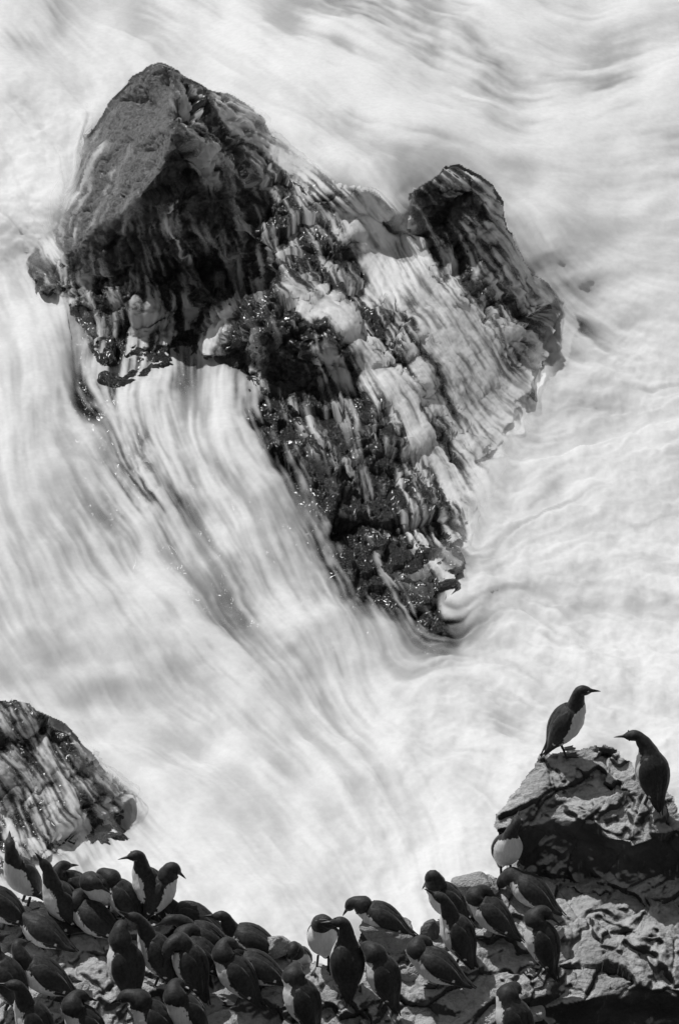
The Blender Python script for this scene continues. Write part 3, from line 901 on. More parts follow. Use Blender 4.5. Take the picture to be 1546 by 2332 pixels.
ok = np.ones((NY - 1, NX - 1), bool)
dW = np.linalg.norm(PW - np.array([0, 0, CAM_H]), axis=-1)
quad = np.stack([dW[:-1, :-1], dW[1:, :-1], dW[1:, 1:], dW[:-1, 1:]])
ok &= (quad.max(0) - quad.min(0)) < .6
aq = np.maximum.reduce([alpha[:-1, :-1], alpha[1:, :-1], alpha[1:, 1:], alpha[:-1, 1:]])
ok &= aq > .02
rq = (onrock[:-1, :-1] + onrock[1:, 1:]) * .5 > .5
sea_o = link('water', grid_mesh('water', PW, ok & ~rq, M_FOAM, {'alpha': alpha}, nW), None,
             'white churning surf around the rocks', None, None, 'structure')
casc = link('cascading_water', grid_mesh('cascading_water', PW, ok & rq, M_FOAM, {'alpha': alpha}, nW), None,
            'silky white water streaming down the dark sea rocks', None, None, 'stuff')

# thin spray hanging over the waterline
vis = blur((fr0 > 0).astype(float), 12, 2)
band = np.clip(4 * vis * (1 - vis), 0, 1)
spw = up(idw([(1150, 950, 1), (1250, 850, 1), (1080, 1130, .9), (1300, 780, 1), (1040, 1220, .5), (1000, 1380, 0), (900, 1400, 0), (780, 1200, 0), (640, 1000, 0), (450, 850, 0), (330, 850, 0), (1000, 1000, .4),
    (220, 850, 0), (140, 700, .1), (80, 630, .1), (170, 480, .7), (205, 380, .6), (230, 290, .2), (300, 180, 0), (365, 146, 0), (440, 185, 0), (560, 235, .3), (650, 330, .5), (800, 430, .2), (910, 490, .3), (850, 1150, 0), (960, 1250, 0),
    (1000, 385, 0), (1100, 410, .1), (1150, 540, .5), (1250, 650, .6), (330, 1850, .25), (240, 1900, .1), (100, 1960, .1), (60, 1600, 0), (160, 1660, 0), (240, 1760, .3), (330, 1100, 0)], cgx, cgy, 3, 20))
a_sp = spw * band * (.12 + .75 * rank01(f_wide + .6 * f_broad + .35 * f_mid))
PSP = blur(PW, 1, 1) + NW * (.07 + .05 * np.clip(f_wide, -1, 1))[..., None]
n_sp = .75 * grid_normals(blur(p_open, 9, 2)) + .25 * nW              # a cloud of drops is lit like the level foam it hangs over
n_sp /= np.linalg.norm(n_sp, axis=-1, keepdims=True)
aqs = np.maximum.reduce([a_sp[:-1, :-1], a_sp[1:, :-1], a_sp[1:, 1:], a_sp[:-1, 1:]])
dq = np.linalg.norm(PSP - np.array([0, 0, CAM_H]), axis=-1)
qd = np.stack([dq[:-1, :-1], dq[1:, :-1], dq[1:, 1:], dq[:-1, 1:]])
link('spray', grid_mesh('spray', PSP, (aqs > .03) & ((qd.max(0) - qd.min(0)) < .4), M_FOAM, {'alpha': a_sp}, n_sp), None,
     'thin white spray hanging where the surf meets the rocks', None, None, 'stuff')

# dark water below the foam, out to the horizon
bx = np.concatenate([np.linspace(-9000, -400, 40), np.linspace(-360, -160, 12), np.linspace(-150, 1700, 150), np.linspace(1710, 1910, 12), np.linspace(1950, 10500, 40)])
by = np.concatenate([np.linspace(-3700, -380, 60), np.linspace(-340, -140, 12), np.linspace(-130, 2420, 180), np.linspace(2500, 5200, 14)])
BX, BY = np.meshgrid(bx, by)
zb = bil(Zs, (BY - gy[0]) / S, (BX - gx[0]) / S)
outd = np.maximum.reduce([gx[0] - BX, BX - gx[-1], gy[0] - BY, BY - gy[-1], np.zeros_like(BX)])
zb = zb * np.exp(-outd / 900) + .6 * (1 - np.exp(-outd / 900)) - .6 * np.exp(-outd / 30) - .03
link('sea', grid_mesh('sea', at(BX, BY, zb), np.ones((BX.shape[0] - 1, BX.shape[1] - 1), bool), M_DEEP, {'foam': np.clip(outd / 90, 0, 1)}), None,
     'dark open sea below the foam', None, None, 'structure')

# ------------------------------------------------------------------ the nesting ledge in front
S2 = 2.2
kx = np.arange(-330, 1960, S2)
ky = np.arange(1880, 2490, S2)
KX, KY = np.meshgrid(kx, ky)
LEDGE_OUT = [(-330, 2015), (-60, 2020), (0, 2030), (60, 2046), (140, 2058), (225, 2066), (262, 2062), (300, 2072), (350, 2082), (395, 2088), (450, 2108), (500, 2128), (560, 2150),
             (598, 2152), (612, 2134), (624, 2150), (652, 2146), (650, 2180), (668, 2192), (700, 2196), (720, 2190), (748, 2200), (775, 2180), (815, 2150), (822, 2118),
             (850, 2100), (905, 2098), (950, 2128), (962, 2118), (985, 2128), (1010, 2110), (1030, 2080), (1042, 2040), (1060, 2000), (1085, 1988), (1115, 1992), (1140, 2000),
             (1170, 1940), (1546, 1900), (1960, 1900), (1960, 2560), (-330, 2560)]
LEDGE = [(-330, 2015, 13.22), (0, 2030, 13.24), (140, 2058, 13.22), (262, 2062, 13.26), (300, 2072, 13.27), (395, 2088, 13.22), (500, 2128, 13.18), (598, 2152, 13.14), (612, 2134, 13.2),
         (624, 2150, 13.16), (652, 2146, 13.2), (650, 2180, 13.14), (700, 2196, 13.13), (748, 2200, 13.13), (815, 2150, 13.2), (822, 2118, 13.3), (850, 2100, 13.33), (905, 2098, 13.33),
         (950, 2128, 13.27), (985, 2128, 13.22), (1030, 2080, 13.27), (1042, 2040, 13.34), (1060, 2000, 13.42), (1085, 1988, 13.44), (1140, 2000, 13.42), (1170, 1940, 13.3), (1546, 1900, 13.2), (1960, 1900, 13.2),
         # surface of the ledge
         (0, 2120, 13.20), (120, 2110, 13.22), (60, 2200, 13.15), (180, 2180, 13.12), (230, 2140, 13.18), (250, 2250, 13.06), (170, 2250, 13.10), (100, 2290, 13.08), (0, 2300, 13.12), (-330, 2300, 13.1),
         (330, 2150, 13.16), (420, 2180, 13.14), (340, 2270, 13.05), (440, 2270, 13.04), (520, 2280, 13.05), (600, 2240, 13.08), (580, 2190, 13.1), (640, 2230, 13.10), (620, 2300, 13.05),
         (700, 2240, 13.10), (690, 2290, 13.04), (790, 2262, 13.10), (740, 2310, 13.05), (870, 2290, 13.08), (840, 2160, 13.19), (915, 2165, 13.19), (830, 2200, 13.16), (920, 2240, 13.08),
         (935, 2165, 13.16), (1000, 2160, 13.24), (1060, 2150, 13.26), (1060, 2200, 13.2), (1000, 2250, 13.14), (1050, 2270, 13.1), (1040, 2320, 13.06), (950, 2290, 13.05),
         (1090, 2060, 13.34), (1130, 2110, 13.30), (1160, 2060, 13.36), (1200, 2090, 13.32), (1240, 2120, 13.3), (1180, 2160, 13.24), (1255, 2210, 13.2), (1200, 2230, 13.18), (1120, 2220, 13.18), (1120, 2280, 13.1),
         (1170, 2300, 13.08), (1230, 2290, 13.05), (1280, 2270, 12.98), (1330, 2130, 13.22), (1300, 2180, 13.17), (1292, 2285, 13.06), (1340, 2275, 13.07), (1400, 2235, 13.10), (1462, 2228, 13.10), (1440, 2170, 13.15), (1380, 2160, 13.17), (1480, 2180, 13.12),
         (1300, 2360, 12.85), (1400, 2330, 12.88), (1470, 2310, 12.9), (1546, 2280, 12.95), (1300, 2060, 13.27), (1400, 2080, 13.24), (1400, 2000, 13.2), (1500, 2060, 13.25), (1546, 2000, 13.2), (1600, 2200, 13.05), (1960, 2200, 13.05),
         (1250, 2020, 13.3), (1546, 2400, 12.7), (1170, 2420, 12.98), (1040, 2420, 12.98), (900, 2400, 13.0), (700, 2400, 13.0), (450, 2400, 13.0), (200, 2400, 13.0), (0, 2420, 13.0),
         (-330, 2560, 12.7), (300, 2560, 12.7), (800, 2560, 12.6), (1300, 2560, 12.5), (1960, 2560, 12.5)]
Zk = facets(LEDGE, [], KX, KY, 5.0, 21)
wq = np.stack([KX / 14, KY / 14, KX * 0], -1)
ledge_mask = in_poly(KX + 4 * fbm(wq, 3, 71), KY + 4 * fbm(wq, 3, 72), LEDGE_OUT)


Zk = blur(fill(Zk, ledge_mask), 1, 1)


def cliff_disp(P, seed, amp=1.0, scale=1.0):
    P = P * scale
    wob = np.stack([fbm(P * 6, 3, seed + k * 7) for k in range(3)], -1) * 0.018
    Q = (P + wob) @ np.array([[1.0, .35, -.5], [-.3, 1.0, .4], [.55, -.3, 1.0]])
    c1, k1 = chunk(Q * np.array([3.2, 3.0, 5.0]), seed + 1)
    c2, k2 = chunk(Q * np.array([8, 9, 13]) + 9, seed + 2)
    c3, k3 = chunk(Q * np.array([24, 28, 40]) + 5, seed + 3)
    d = .02 * fbm(P * 3, 3, seed + 60) + .052 * c1 + .012 * c2 + .0045 * c3
    d -= .026 * np.exp(-k1 * 34) + .008 * np.exp(-k2 * 30) * sstep(-.1, .3, fbm(P * 2.7, 2, seed + 66))
    d += .0055 * fbm(Q * np.array([9, 16, 60]), 4, seed + 80, 0.6) + .003 * fbm(P * 45, 3, seed + 85, .6)
    return d * amp / scale


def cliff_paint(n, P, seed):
    g = sstep(.45, .75, n[..., 2] + .25 * fbm(P * 7, 3, seed))  # droppings, with lit tops and shaded walls painted into the colour by slope
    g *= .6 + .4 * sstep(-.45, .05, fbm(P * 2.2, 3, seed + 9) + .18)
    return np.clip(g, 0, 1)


def terrace(Z, P, step, seed, k=.8):
    k = k * sstep(.3, .65, grid_normals(blur(P, 8, 2))[..., 2])
    """flat treads and steep risers, as the bedded rock breaks"""
    f = (Z + .35 * P[..., 0] - .25 * P[..., 1]) / step + 1.3 * fbm(P * 3.2, 3, seed) + .35 * fbm(P * 12, 2, seed + 3)
    fl_ = np.floor(f)
    t_ = fl_ + sstep(.60, .95, f - fl_)
    return Z + k * step * (t_ - f + .4) * sstep(-.25, .25, fbm(P * 2.3, 2, seed + 7))


fk_ = sstep(2320, 2260, KY)
Zk = Zk - fk_ * .4 * (Zk - 13.15)
Zk = terrace(Zk, at(KX, KY, Zk), .12, 520, .45)
PK = at(KX, KY, Zk)
nK = grid_normals(blur(PK, 6, 2))
lm = sstep(.5, 1, blur(ledge_mask.astype(float), 5, 2))
PK = PK + nK * (cliff_disp(PK, 500, .62) * (.3 + .7 * lm) * (.3 + .7 * sstep(.25, .65, nK[..., 2])))[..., None]
nK = grid_normals(PK)
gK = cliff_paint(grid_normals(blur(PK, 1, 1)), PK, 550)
fk = ledge_mask[:-1, :-1] & ledge_mask[1:, :-1] & ledge_mask[1:, 1:] & ledge_mask[:-1, 1:]
sk2 = [(.02, .025), (.07, .12), (.18, .5), (.4, 2.0), (.8, 6.0), (1.2, 13.5)]
link('cliff_ledge', grid_mesh('cliff_ledge', PK, fk, M_CLIFF, {'guano_and_light': gK, 'runs': KX * 0 + .5}, None, sk2), None,
     'broken droppings-streaked cliff ledge crowded with black and white seabirds', None, None, 'structure')


def on_ledge(px, py):
    y, x = (np.array([py]) - ky[0]) / S2, (np.array([px]) - kx[0]) / S2
    return Vector(bil(blur_PK, y, x)[0])


blur_PK = blur(PK, 3, 1)

# --- the boulder with two birds on top
B_OUT = [(1222, 1725), (1240, 1712), (1262, 1716), (1300, 1706), (1322, 1706), (1350, 1695), (1378, 1692), (1408, 1704), (1416, 1724), (1440, 1735), (1448, 1760), (1480, 1770),
         (1505, 1792), (1535, 1815), (1546, 1850), (1640, 1900), (1640, 2100), (1240, 2060), (1190, 1990), (1170, 1935), (1140, 1915), (1124, 1880), (1128, 1856), (1150, 1838), (1160, 1815), (1185, 1790), (1192, 1772), (1210, 1750)]
B_C = [(1222, 1725, 13.86), (1262, 1716, 13.9), (1300, 1706, 13.92), (1350, 1695, 13.93), (1378, 1692, 13.93), (1408, 1704, 13.91), (1440, 1735, 13.85), (1480, 1770, 13.78), (1535, 1815, 13.7),
       (1546, 1850, 13.62), (1640, 1900, 13.5), (1124, 1880, 13.56), (1128, 1856, 13.6), (1150, 1838, 13.64), (1185, 1790, 13.73), (1210, 1750, 13.81),
       (1245, 1735, 13.86), (1310, 1720, 13.9), (1340, 1712, 13.9), (1310, 1740, 13.80), (1355, 1725, 13.9), (1370, 1740, 13.81), (1420, 1740, 13.82), (1250, 1780, 13.78), (1330, 1775, 13.74), (1300, 1765, 13.79),
       (1220, 1810, 13.71), (1285, 1815, 13.68), (1330, 1800, 13.67), (1400, 1790, 13.75), (1440, 1800, 13.73), (1180, 1850, 13.62), (1260, 1840, 13.60), (1170, 1885, 13.54), (1225, 1875, 13.54), (1262, 1868, 13.52),
       (1330, 1825, 13.68), (1390, 1820, 13.71), (1315, 1870, 13.58), (1360, 1885, 13.55), (1400, 1860, 13.62), (1430, 1850, 13.63), (1380, 1905, 13.53), (1440, 1900, 13.55), (1470, 1850, 13.64), (1475, 1830, 13.68),
       (1440, 1930, 13.50), (1500, 1900, 13.52), (1540, 1890, 13.54), (1190, 1905, 13.46), (1140, 1915, 13.44), (1170, 1935, 13.36), (1260, 1895, 13.42), (1300, 1920, 13.36), (1370, 1935, 13.36), (1440, 1960, 13.34),
       (1190, 1990, 13.26), (1250, 2010, 13.22), (1330, 2010, 13.2), (1430, 2040, 13.18), (1546, 2000, 13.24), (1640, 2020, 13.25), (1240, 2060, 13.15), (1640, 2100, 13.1)]
bxx, byy = np.meshgrid(np.arange(1100, 1650, S2), np.arange(1640, 2112, S2))
Zb = facets(B_C, [], bxx, byy, 5.0, 31)
wb = np.stack([bxx / 14, byy / 14, bxx * 0], -1)
bmask = in_poly(bxx + 4 * fbm(wb, 3, 81), byy + 4 * fbm(wb, 3, 82), B_OUT)
Zb = blur(fill(Zb, bmask), 1, 1)
Zb = np.where(Zb > 13.5, 13.5 + (Zb - 13.5) * .5, Zb)
Zb = terrace(Zb, at(bxx, byy, Zb), .12, 720, .3)
PB = at(bxx, byy, Zb)
nB = grid_normals(blur(PB, 6, 2))
lmb = sstep(.5, 1, blur(bmask.astype(float), 5, 2))
PB = PB + nB * (cliff_disp(PB, 700, .75) * (.25 + .75 * lmb) * (.5 + .5 * sstep(.25, .65, nB[..., 2])))[..., None]
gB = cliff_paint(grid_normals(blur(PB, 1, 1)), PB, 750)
fb = bmask[:-1, :-1] & bmask[1:, :-1] & bmask[1:, 1:] & bmask[:-1, 1:]
link('boulder', grid_mesh('boulder', PB, fb, M_CLIFF, {'guano_and_light': gB, 'runs': bxx * 0 + 1}, None, [(.03, .03), (.1, .12), (.22, .35), (.35, .7)], .7), None,
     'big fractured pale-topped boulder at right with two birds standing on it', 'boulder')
blur_PB = blur(PB, 3, 1)


def on_boulder(px, py):
    y, x = (np.array([py]) - byy[0, 0]) / S2, (np.array([px]) - bxx[0, 0]) / S2
    return Vector(bil(blur_PB, y, x)[0])


def stone(px, py, wpx, hpx, dep, seed, label, guano_and_light=.7, surf=None, sharp=1.0):
    """an angular loose block: a cut convex lump with chipped faces"""
    base = (surf or on_ledge)(px, py)
    dist = (base - cam.location).length
    sx, sz, sy = wpx * dist / FPX / 2, hpx * dist / FPX / 2, dep / 2
    bm = bmesh.new()
    bmesh.ops.create_icosphere(bm, subdivisions=5, radius=1.0)
    rs = np.random.default_rng(seed)
    co = np.array([v.co for v in bm.verts])
    pl = rs.normal(size=(11, 3))
    pl /= np.linalg.norm(pl, axis=1, keepdims=True)
    off = rs.uniform(.52, .86, 11)
    r = np.full(len(co), 1.0)
    for n_, o_ in zip(pl, off):
        dt = co @ n_
        r = np.where(dt > 1e-3, np.minimum(r, o_ / np.maximum(dt, 1e-3)), r)
    co = co * r[:, None] * np.array([sx, sy, sz]) * 1.3
    P_ = co + seed * 3.3
    nn_ = co / (np.linalg.norm(co, axis=1, keepdims=True) + 1e-9)
    co = co + nn_ * cliff_disp(P_, seed, .32 * sharp, 1.6)[:, None]
    for v, c_ in zip(bm.verts, co):
        v.co = c_
    me = bpy.data.meshes.new('loose_stone')
    bm.to_mesh(me)
    bm.free()
    for p_ in me.polygons:
        p_.use_smooth = True
    for nm, val in (('guano_and_light', guano_and_light), ('runs', 0.0)):
        a_ = me.attributes.new(nm, 'FLOAT', 'POINT')
        a_.data.foreach_set('value', np.full(len(me.vertices), val, np.float32))
    me.materials.append(M_CLIFF)
    o_ = link('loose_stone', me, None, label, 'stone', 'blocks lying on the cliff ledge')
    o_.location = base + Vector((0, 0, sz * .55))
    o_.rotation_euler = (0, 0, rs.uniform(-.4, .4))


stone(880, 2140, 118, 70, .16, 11, 'angular grey block on the rim, in front of the bowing bird', .55)
stone(1088, 2028, 100, 60, .16, 12, 'rounded pale block on the rim, left of the boulder', .8)
stone(984, 2132, 44, 50, .07, 13, 'small dark wedge of stone on the rim, left of the touching pair', .2)
stone(636, 2172, 56, 60, .08, 14, 'splintered pale shard on the rim, right end of the left colony', .9)
stone(1270, 2128, 36, 42, .06, 15, 'small white stone right beside the bird with tucked head and white edge', 1.0)
stone(1222, 2312, 52, 34, .08, 16, 'bright square stone at the bottom, right of the neck-bending bird', 1.0)
stone(672, 2182, 34, 26, .05, 17, 'little round stone beside the lone peeping head', .8)
stone(185, 2268, 46, 40, .07, 18, 'pale splintered stone in the gap of the left colony', .9)
stone(935, 2232, 40, 30, .06, 19, 'flat pale stone between the hunched bird and the lying bird', .8)

# ------------------------------------------------------------------ guillemots
SEC = [(-.172, .008, .003), (-.15, .018, .006), (-.12, .028, .012), (-.095, .034, .022), (-.065, .044, .036), (-.03, .056, .051), (.005, .064, .061),
       (.04, .068, .066), (.075, .067, .066), (.105, .060, .061), (.13, .051, .053), (.15, .042, .045)]
NRING, NSEG = 64, 28


def catmull(pts, n):
    pts = np.array(pts, float)
    k = len(pts)
    seg = np.linalg.norm(np.diff(pts[:, :3], axis=0), axis=1) ** 0.5
    t = np.concatenate([[0], np.cumsum(seg)])
    m = np.zeros_like(pts)
    m[1:-1] = (pts[2:] - pts[:-2]) / (t[2:] - t[:-2])[:, None]
    m[0] = (pts[1] - pts[0]) / (t[1] - t[0])
    m[-1] = (pts[-1] - pts[-2]) / (t[-1] - t[-2])
    tt = np.linspace(0, t[-1], n)
    i = np.clip(np.searchsorted(t, tt, 'right') - 1, 0, k - 2)
    hh = (t[i + 1] - t[i])[:, None]
    u = ((tt - t[i])[:, None]) / hh
    return ((2 * u**3 - 3 * u**2 + 1) * pts[i] + (u**3 - 2 * u**2 + u) * hh * m[i]
            + (-2 * u**3 + 3 * u**2) * pts[i + 1] + (u**3 - u**2) * hh * m[i + 1])


def dirv(yaw, pitch):
    return np.array([math.cos(R(pitch)) * math.cos(R(yaw)), math.cos(R(pitch)) * math.sin(R(yaw)), math.sin(R(pitch))])


def build_bird(pitch, neck, seed, mark=None, fat=1.24, puff=1.2):
    """meshes of one bird in its own frame: facing +X, feet at the origin"""
    rs = random.Random(seed)
    ax = dirv(0, pitch)
    dors = np.array([-ax[2], 0, ax[0]])
    if pitch > 42:
        oz = max(.165 * math.sin(R(pitch)) + .012, .135)
        o = np.array([-.02, 0, oz])
    else:
        o = np.array([-.02, 0, .066 + .16 * math.sin(R(max(pitch, 0))) * .55])
    pts = []
    for a, w, h_ in SEC:
        p = o + ax * a
        pts.append((*p, w * fat, h_ * fat, a, 0))
    p = o + ax * .15
    d1, d2, d3 = [dirv(*d) for d in neck]
    hun = neck[2][1] <= -28 and pitch > 20
    nl = .72 if hun else 1.0                  # drawn-in neck of a resting or preening bird
    puff = puff * (1.38 if hun else 1.0)
    hd = 1.22 if hun else 1.08
    p = p + d1 * .036 * nl
    pts.append((*p, .034 * puff, .037 * puff, .19, .35))
    p = p + (d1 * .4 + d2 * .6) * .036 * nl
    pts.append((*p, .0285 * puff, .031 * puff, .23, 1))
    p = p + d2 * .026
    pts.append((*p, .0255 * hd * (1.12 if hun else 1), .0275 * hd * (1.12 if hun else 1), .26, 1))
    p = p + (d2 * .45 + d3 * .55) * .026
    pts.append((*p, .0262 * hd, .0275 * hd, .29, 1))
    hp = p + d3 * .020
    pts.append((*hp, .0245 * hd, .0250 * hd, .31, 1))
    p = hp + d3 * .020
    pts.append((*p, .0175 * hd, .0180 * hd, .33, 1))
    p = p + d3 * .013
    pts.append((*p, .0092, .0108, .345, 1))
    p = p + d3 * .016
    pts.append((*p, .0062, .0078, .36, 1))
    p = p + d3 * .020 + np.array([0, 0, -.001])
    pts.append((*p, .0036, .0046, .38, 1))
    p = p + d3 * .016 + np.array([0, 0, -.002])
    pts.append((*p, .0008, .0010, .40, 1))
    sp = catmull(pts, NRING)
    P, rw, rh, aa, nk = sp[:, :3], np.abs(sp[:, 3]), np.abs(sp[:, 4]), sp[:, 5], np.clip(sp[:, 6], 0, 1)
    T = np.gradient(P, axis=0)
    T /= np.linalg.norm(T, axis=1, keepdims=True)
    U = np.zeros_like(P)
    u = dors.copy()
    for k in range(NRING):
        u = u - T[k] * (u @ T[k])
        u /= np.linalg.norm(u)
        U[k] = u
    V = np.cross(U, T)
    th = np.linspace(0, 2 * math.pi, NSEG, endpoint=False)          # 0 = dorsal
    ct, st = np.cos(th), np.sin(th)
    body = aa < .155
    belly = np.where(body, 1.06, 1.0)
    co = (P[:, None] + U[:, None] * (ct[None] * rh[:, None] * np.where(ct[None] < 0, belly[:, None], .96))[..., None]
          + V[:, None] * (st[None] * rw[:, None])[..., None])
    pn = fbm(co * 28 + seed * 3.1, 3, 5)
    co = co + (co - P[:, None]) * (pn * .06 * np.where(aa < .3, 1, .2)[:, None])[..., None]
    ven = np.abs(np.abs((th + math.pi) % (2 * math.pi) - math.pi) - math.pi)    # angle from the belly line
    lim = np.interp(aa, [-.17, -.13, -.09, 0, .08, .13, .16, .185, .205], [0, .45, 1.0, 1.6, 1.8, 1.9, 1.6, .8, -.6])
    wmask = sstep(-.32, .32, lim[:, None] - ven[None] + .25 * fbm(co * 55, 2, seed))
    wmask = wmask * (nk < .8)[:, None]
    q = []
    for k in range(NRING - 1):
        for s_ in range(NSEG):
            t_ = (s_ + 1) % NSEG
            q.append((k * NSEG + s_, k * NSEG + t_, (k + 1) * NSEG + t_, (k + 1) * NSEG + s_))
    vco = np.concatenate([co.reshape(-1, 3), P[:1], P[-1:]])
    tr = [(NRING * NSEG, (s_ + 1) % NSEG, s_) for s_ in range(NSEG)]
    b0 = (NRING - 1) * NSEG
    tr += [(NRING * NSEG + 1, b0 + s_, b0 + (s_ + 1) % NSEG) for s_ in range(NSEG)]
    wm = np.concatenate([wmask.ravel(), [0, 0]])
    bm_body = make_mesh('body', vco, q, tr, M_BIRD, True, {'white': wm})
    # folded wings
    wings = []
    an = np.linspace(.135, -.19, 26)
    for side in (1, -1):
        g, wgt = [], []
        for i, a in enumerate(an):
            f = i / (len(an) - 1)
            rw_ = max(np.interp(a, [s[0] for s in SEC], [s[1] for s in SEC]) * fat, .030 - .020 * f)
            rh_ = max(np.interp(a, [s[0] for s in SEC], [s[2] for s in SEC]) * fat, .034 - .022 * f)
            t0 = np.interp(f, [0, .15, .6, 1], [.55, .25, .16, .42])
            t1 = np.interp(f, [0, .12, .35, .65, .85, 1], [.95, 1.3, 1.5, 1.38, 1.0, .55])
            row, wr_ = [], []
            for j in range(11):
                e = j / 10
                tt = t0 + (t1 - t0) * e
                off = .0055 * (math.sin(math.pi * min(1, f * 4 + .12) / 2)) + .002 * math.sin(e * 26 + f * 5) * (f > .25)
                off -= .006 * (1 - min(1, e * 5)) * (f < .9) + .004 * max(0, (e - .85) / .15)
                p_ = o + ax * a + dors * math.cos(tt) * (rh_ + off) * .98 + np.array([0, 1, 0]) * side * -1 * math.sin(tt) * (rw_ + off) * 1.03
                row.append(p_)
                wr_.append(1.0 if (.60 < f < .655 and e > .62) else 0.0)
            g.append(row)
            wgt.append(wr_)
        g = np.array(g)
        wgt = np.array(wgt)
        cen = (o + ax * an[:, None])[:, None]
        inner = g + (cen - g) * .07
        nI, nJ = g.shape[:2]
        idx = np.arange(nI * nJ).reshape(nI, nJ)
        q = np.stack([idx[:-1, :-1], idx[1:, :-1], idx[1:, 1:], idx[:-1, 1:]], -1).reshape(-1, 4)
        if side == -1:
            q = q[:, ::-1]
        q2_ = q[:, ::-1] + nI * nJ
        rim = np.concatenate([idx[0, :], idx[1:, -1], idx[-1, -2::-1], idx[-2:0:-1, 0]])
        r2 = np.roll(rim, -1)
        q3 = np.stack([rim, r2, r2 + nI * nJ, rim + nI * nJ], 1)
        if side == -1:
            q3 = q3[:, ::-1]
        vv = np.concatenate([g.reshape(-1, 3), inner.reshape(-1, 3)])
        wings.append(make_mesh('wing', vv, np.concatenate([q, q2_, q3]), None, M_BIRD, True, {'white': np.tile(wgt.ravel() * .9, 2)}))
    # eyes on the sides of the head
    kh = int(np.argmin(np.linalg.norm(P - hp, axis=1)))
    eyes, marks = [], []
    for side in (1, -1):
        c = P[kh] + V[kh] * side * rw[kh] * .93 + U[kh] * rh[kh] * .25 + T[kh] * .006
        bm = bmesh.new()
        bmesh.ops.create_uvsphere(bm, u_segments=10, v_segments=7, radius=.0042)
        for v in bm.verts:
            v.co += Vector(c)
        me = bpy.data.meshes.new('eye')
        bm.to_mesh(me)
        bm.free()
        for pl in me.polygons:
            pl.use_smooth = True
        me.materials.append(M_EYE)
        eyes.append(me)
        if mark:
            path = []
            for f in np.linspace(0, 2 * math.pi, 10, endpoint=False):
                path.append(c + (T[kh] * math.cos(f) + U[kh] * math.sin(f)) * .0052 + V[kh] * side * .001)
            path.append(path[0])
            if mark == 'line':
                for f in np.linspace(.1, 1, 6):
                    kk = max(0, kh - int(6 * f))
                    tt = 1.25 + .65 * f
                    path.append(P[kk] + U[kk] * math.cos(tt) * rh[kk] * 1.04 + V[kk] * side * math.sin(tt) * rw[kk] * 1.04)
            marks.append(tube('eye_line', path, .0008, M_MARK))
    # feet
    feet = []
    for side in (1, -1):
        fx = .012
        y0 = side * .032
        top = np.array([o[0] + .0, y0 * .9, min(o[2], .07)])
        vv = [top + np.array([dx, dy, 0]) for dx, dy in ((-.006, -.006), (.006, -.006), (.006, .006), (-.006, .006))]
        vv += [np.array([fx - .01 + dx, y0 + dy, .006]) for dx, dy in ((-.006, -.006), (.006, -.006), (.006, .006), (-.006, .006))]
        q = [(0, 1, 5, 4), (1, 2, 6, 5), (2, 3, 7, 6), (3, 0, 4, 7), (3, 2, 1, 0)]
        b0 = 8
        toes = [(.055, -.024), (.044, -.012), (.064, 0), (.046, .012), (.055, .026)]
        base = [(-.012, -.005), (-.006, -.008), (0, 0), (-.006, .008), (-.012, .005)]
        for (tx, ty) in toes:
            vv.append(np.array([fx + tx, y0 + ty, .0015]))
        for (tx, ty) in base:
            vv.append(np.array([fx + tx, y0 + ty, .009]))
        for (tx, ty) in toes:
            vv.append(np.array([fx + tx, y0 + ty, -.003]))
        for (tx, ty) in base:
            vv.append(np.array([fx + tx, y0 + ty, -.003]))
        for k in range(4):
            q.append((b0 + k, b0 + k + 1, b0 + 6 + k, b0 + 5 + k))
            q.append((b0 + 10 + k, b0 + 15 + k, b0 + 16 + k, b0 + 11 + k))
            q.append((b0 + 10 + k, b0 + 11 + k, b0 + k + 1, b0 + k))
        feet.append(make_mesh('foot', np.array(vv), q, None, M_FOOT, False))
    # bill: a separate horny sheath over the last rings
    k0 = int(np.argmax(aa > .34))
    bc = []
    for k in range(k0, NRING):
        bc.append(P[k] + U[k][None] * (ct[::2] * rh[k] * 1.06)[:, None] + V[k][None] * (st[::2] * rw[k] * 1.06)[:, None])
    bc = np.array(bc)
    n2 = bc.shape[1]
    q = [(k * n2 + s_, k * n2 + (s_ + 1) % n2, (k + 1) * n2 + (s_ + 1) % n2, (k + 1) * n2 + s_) for k in range(len(bc) - 1) for s_ in range(n2)]
    bvv = np.concatenate([bc.reshape(-1, 3), [P[-1] + T[-1] * .002]])
    l0 = (len(bc) - 1) * n2
    tr = [(len(bvv) - 1, l0 + s_, l0 + (s_ + 1) % n2) for s_ in range(n2)]
    bill_me = make_mesh('bill', bvv, q, tr, M_BILL, True)
    return bm_body, wings, eyes, marks, feet, bill_me


def tube(name, path, r, mat, seg=6):
    path = np.array(path, float)
    T = np.gradient(path, axis=0)
    T /= np.linalg.norm(T, axis=1, keepdims=True) + 1e-9
    ref = np.array([.31, .2, .93])
    A = np.cross(T, ref)
    A /= np.linalg.norm(A, axis=1, keepdims=True) + 1e-9
    B = np.cross(T, A)
    th = np.linspace(0, 2 * math.pi, seg, endpoint=False)
    co = path[:, None] + r * (A[:, None] * np.cos(th)[None, :, None] + B[:, None] * np.sin(th)[None, :, None])
    q = [(k * seg + s_, k * seg + (s_ + 1) % seg, (k + 1) * seg + (s_ + 1) % seg, (k + 1) * seg + s_) for k in range(len(path) - 1) for s_ in range(seg)]
    return make_mesh(name, co.reshape(-1, 3), q, None, mat, True)


G1, G2 = 'seabirds crowded on the left ledge', 'seabirds on the right ledge and boulder'
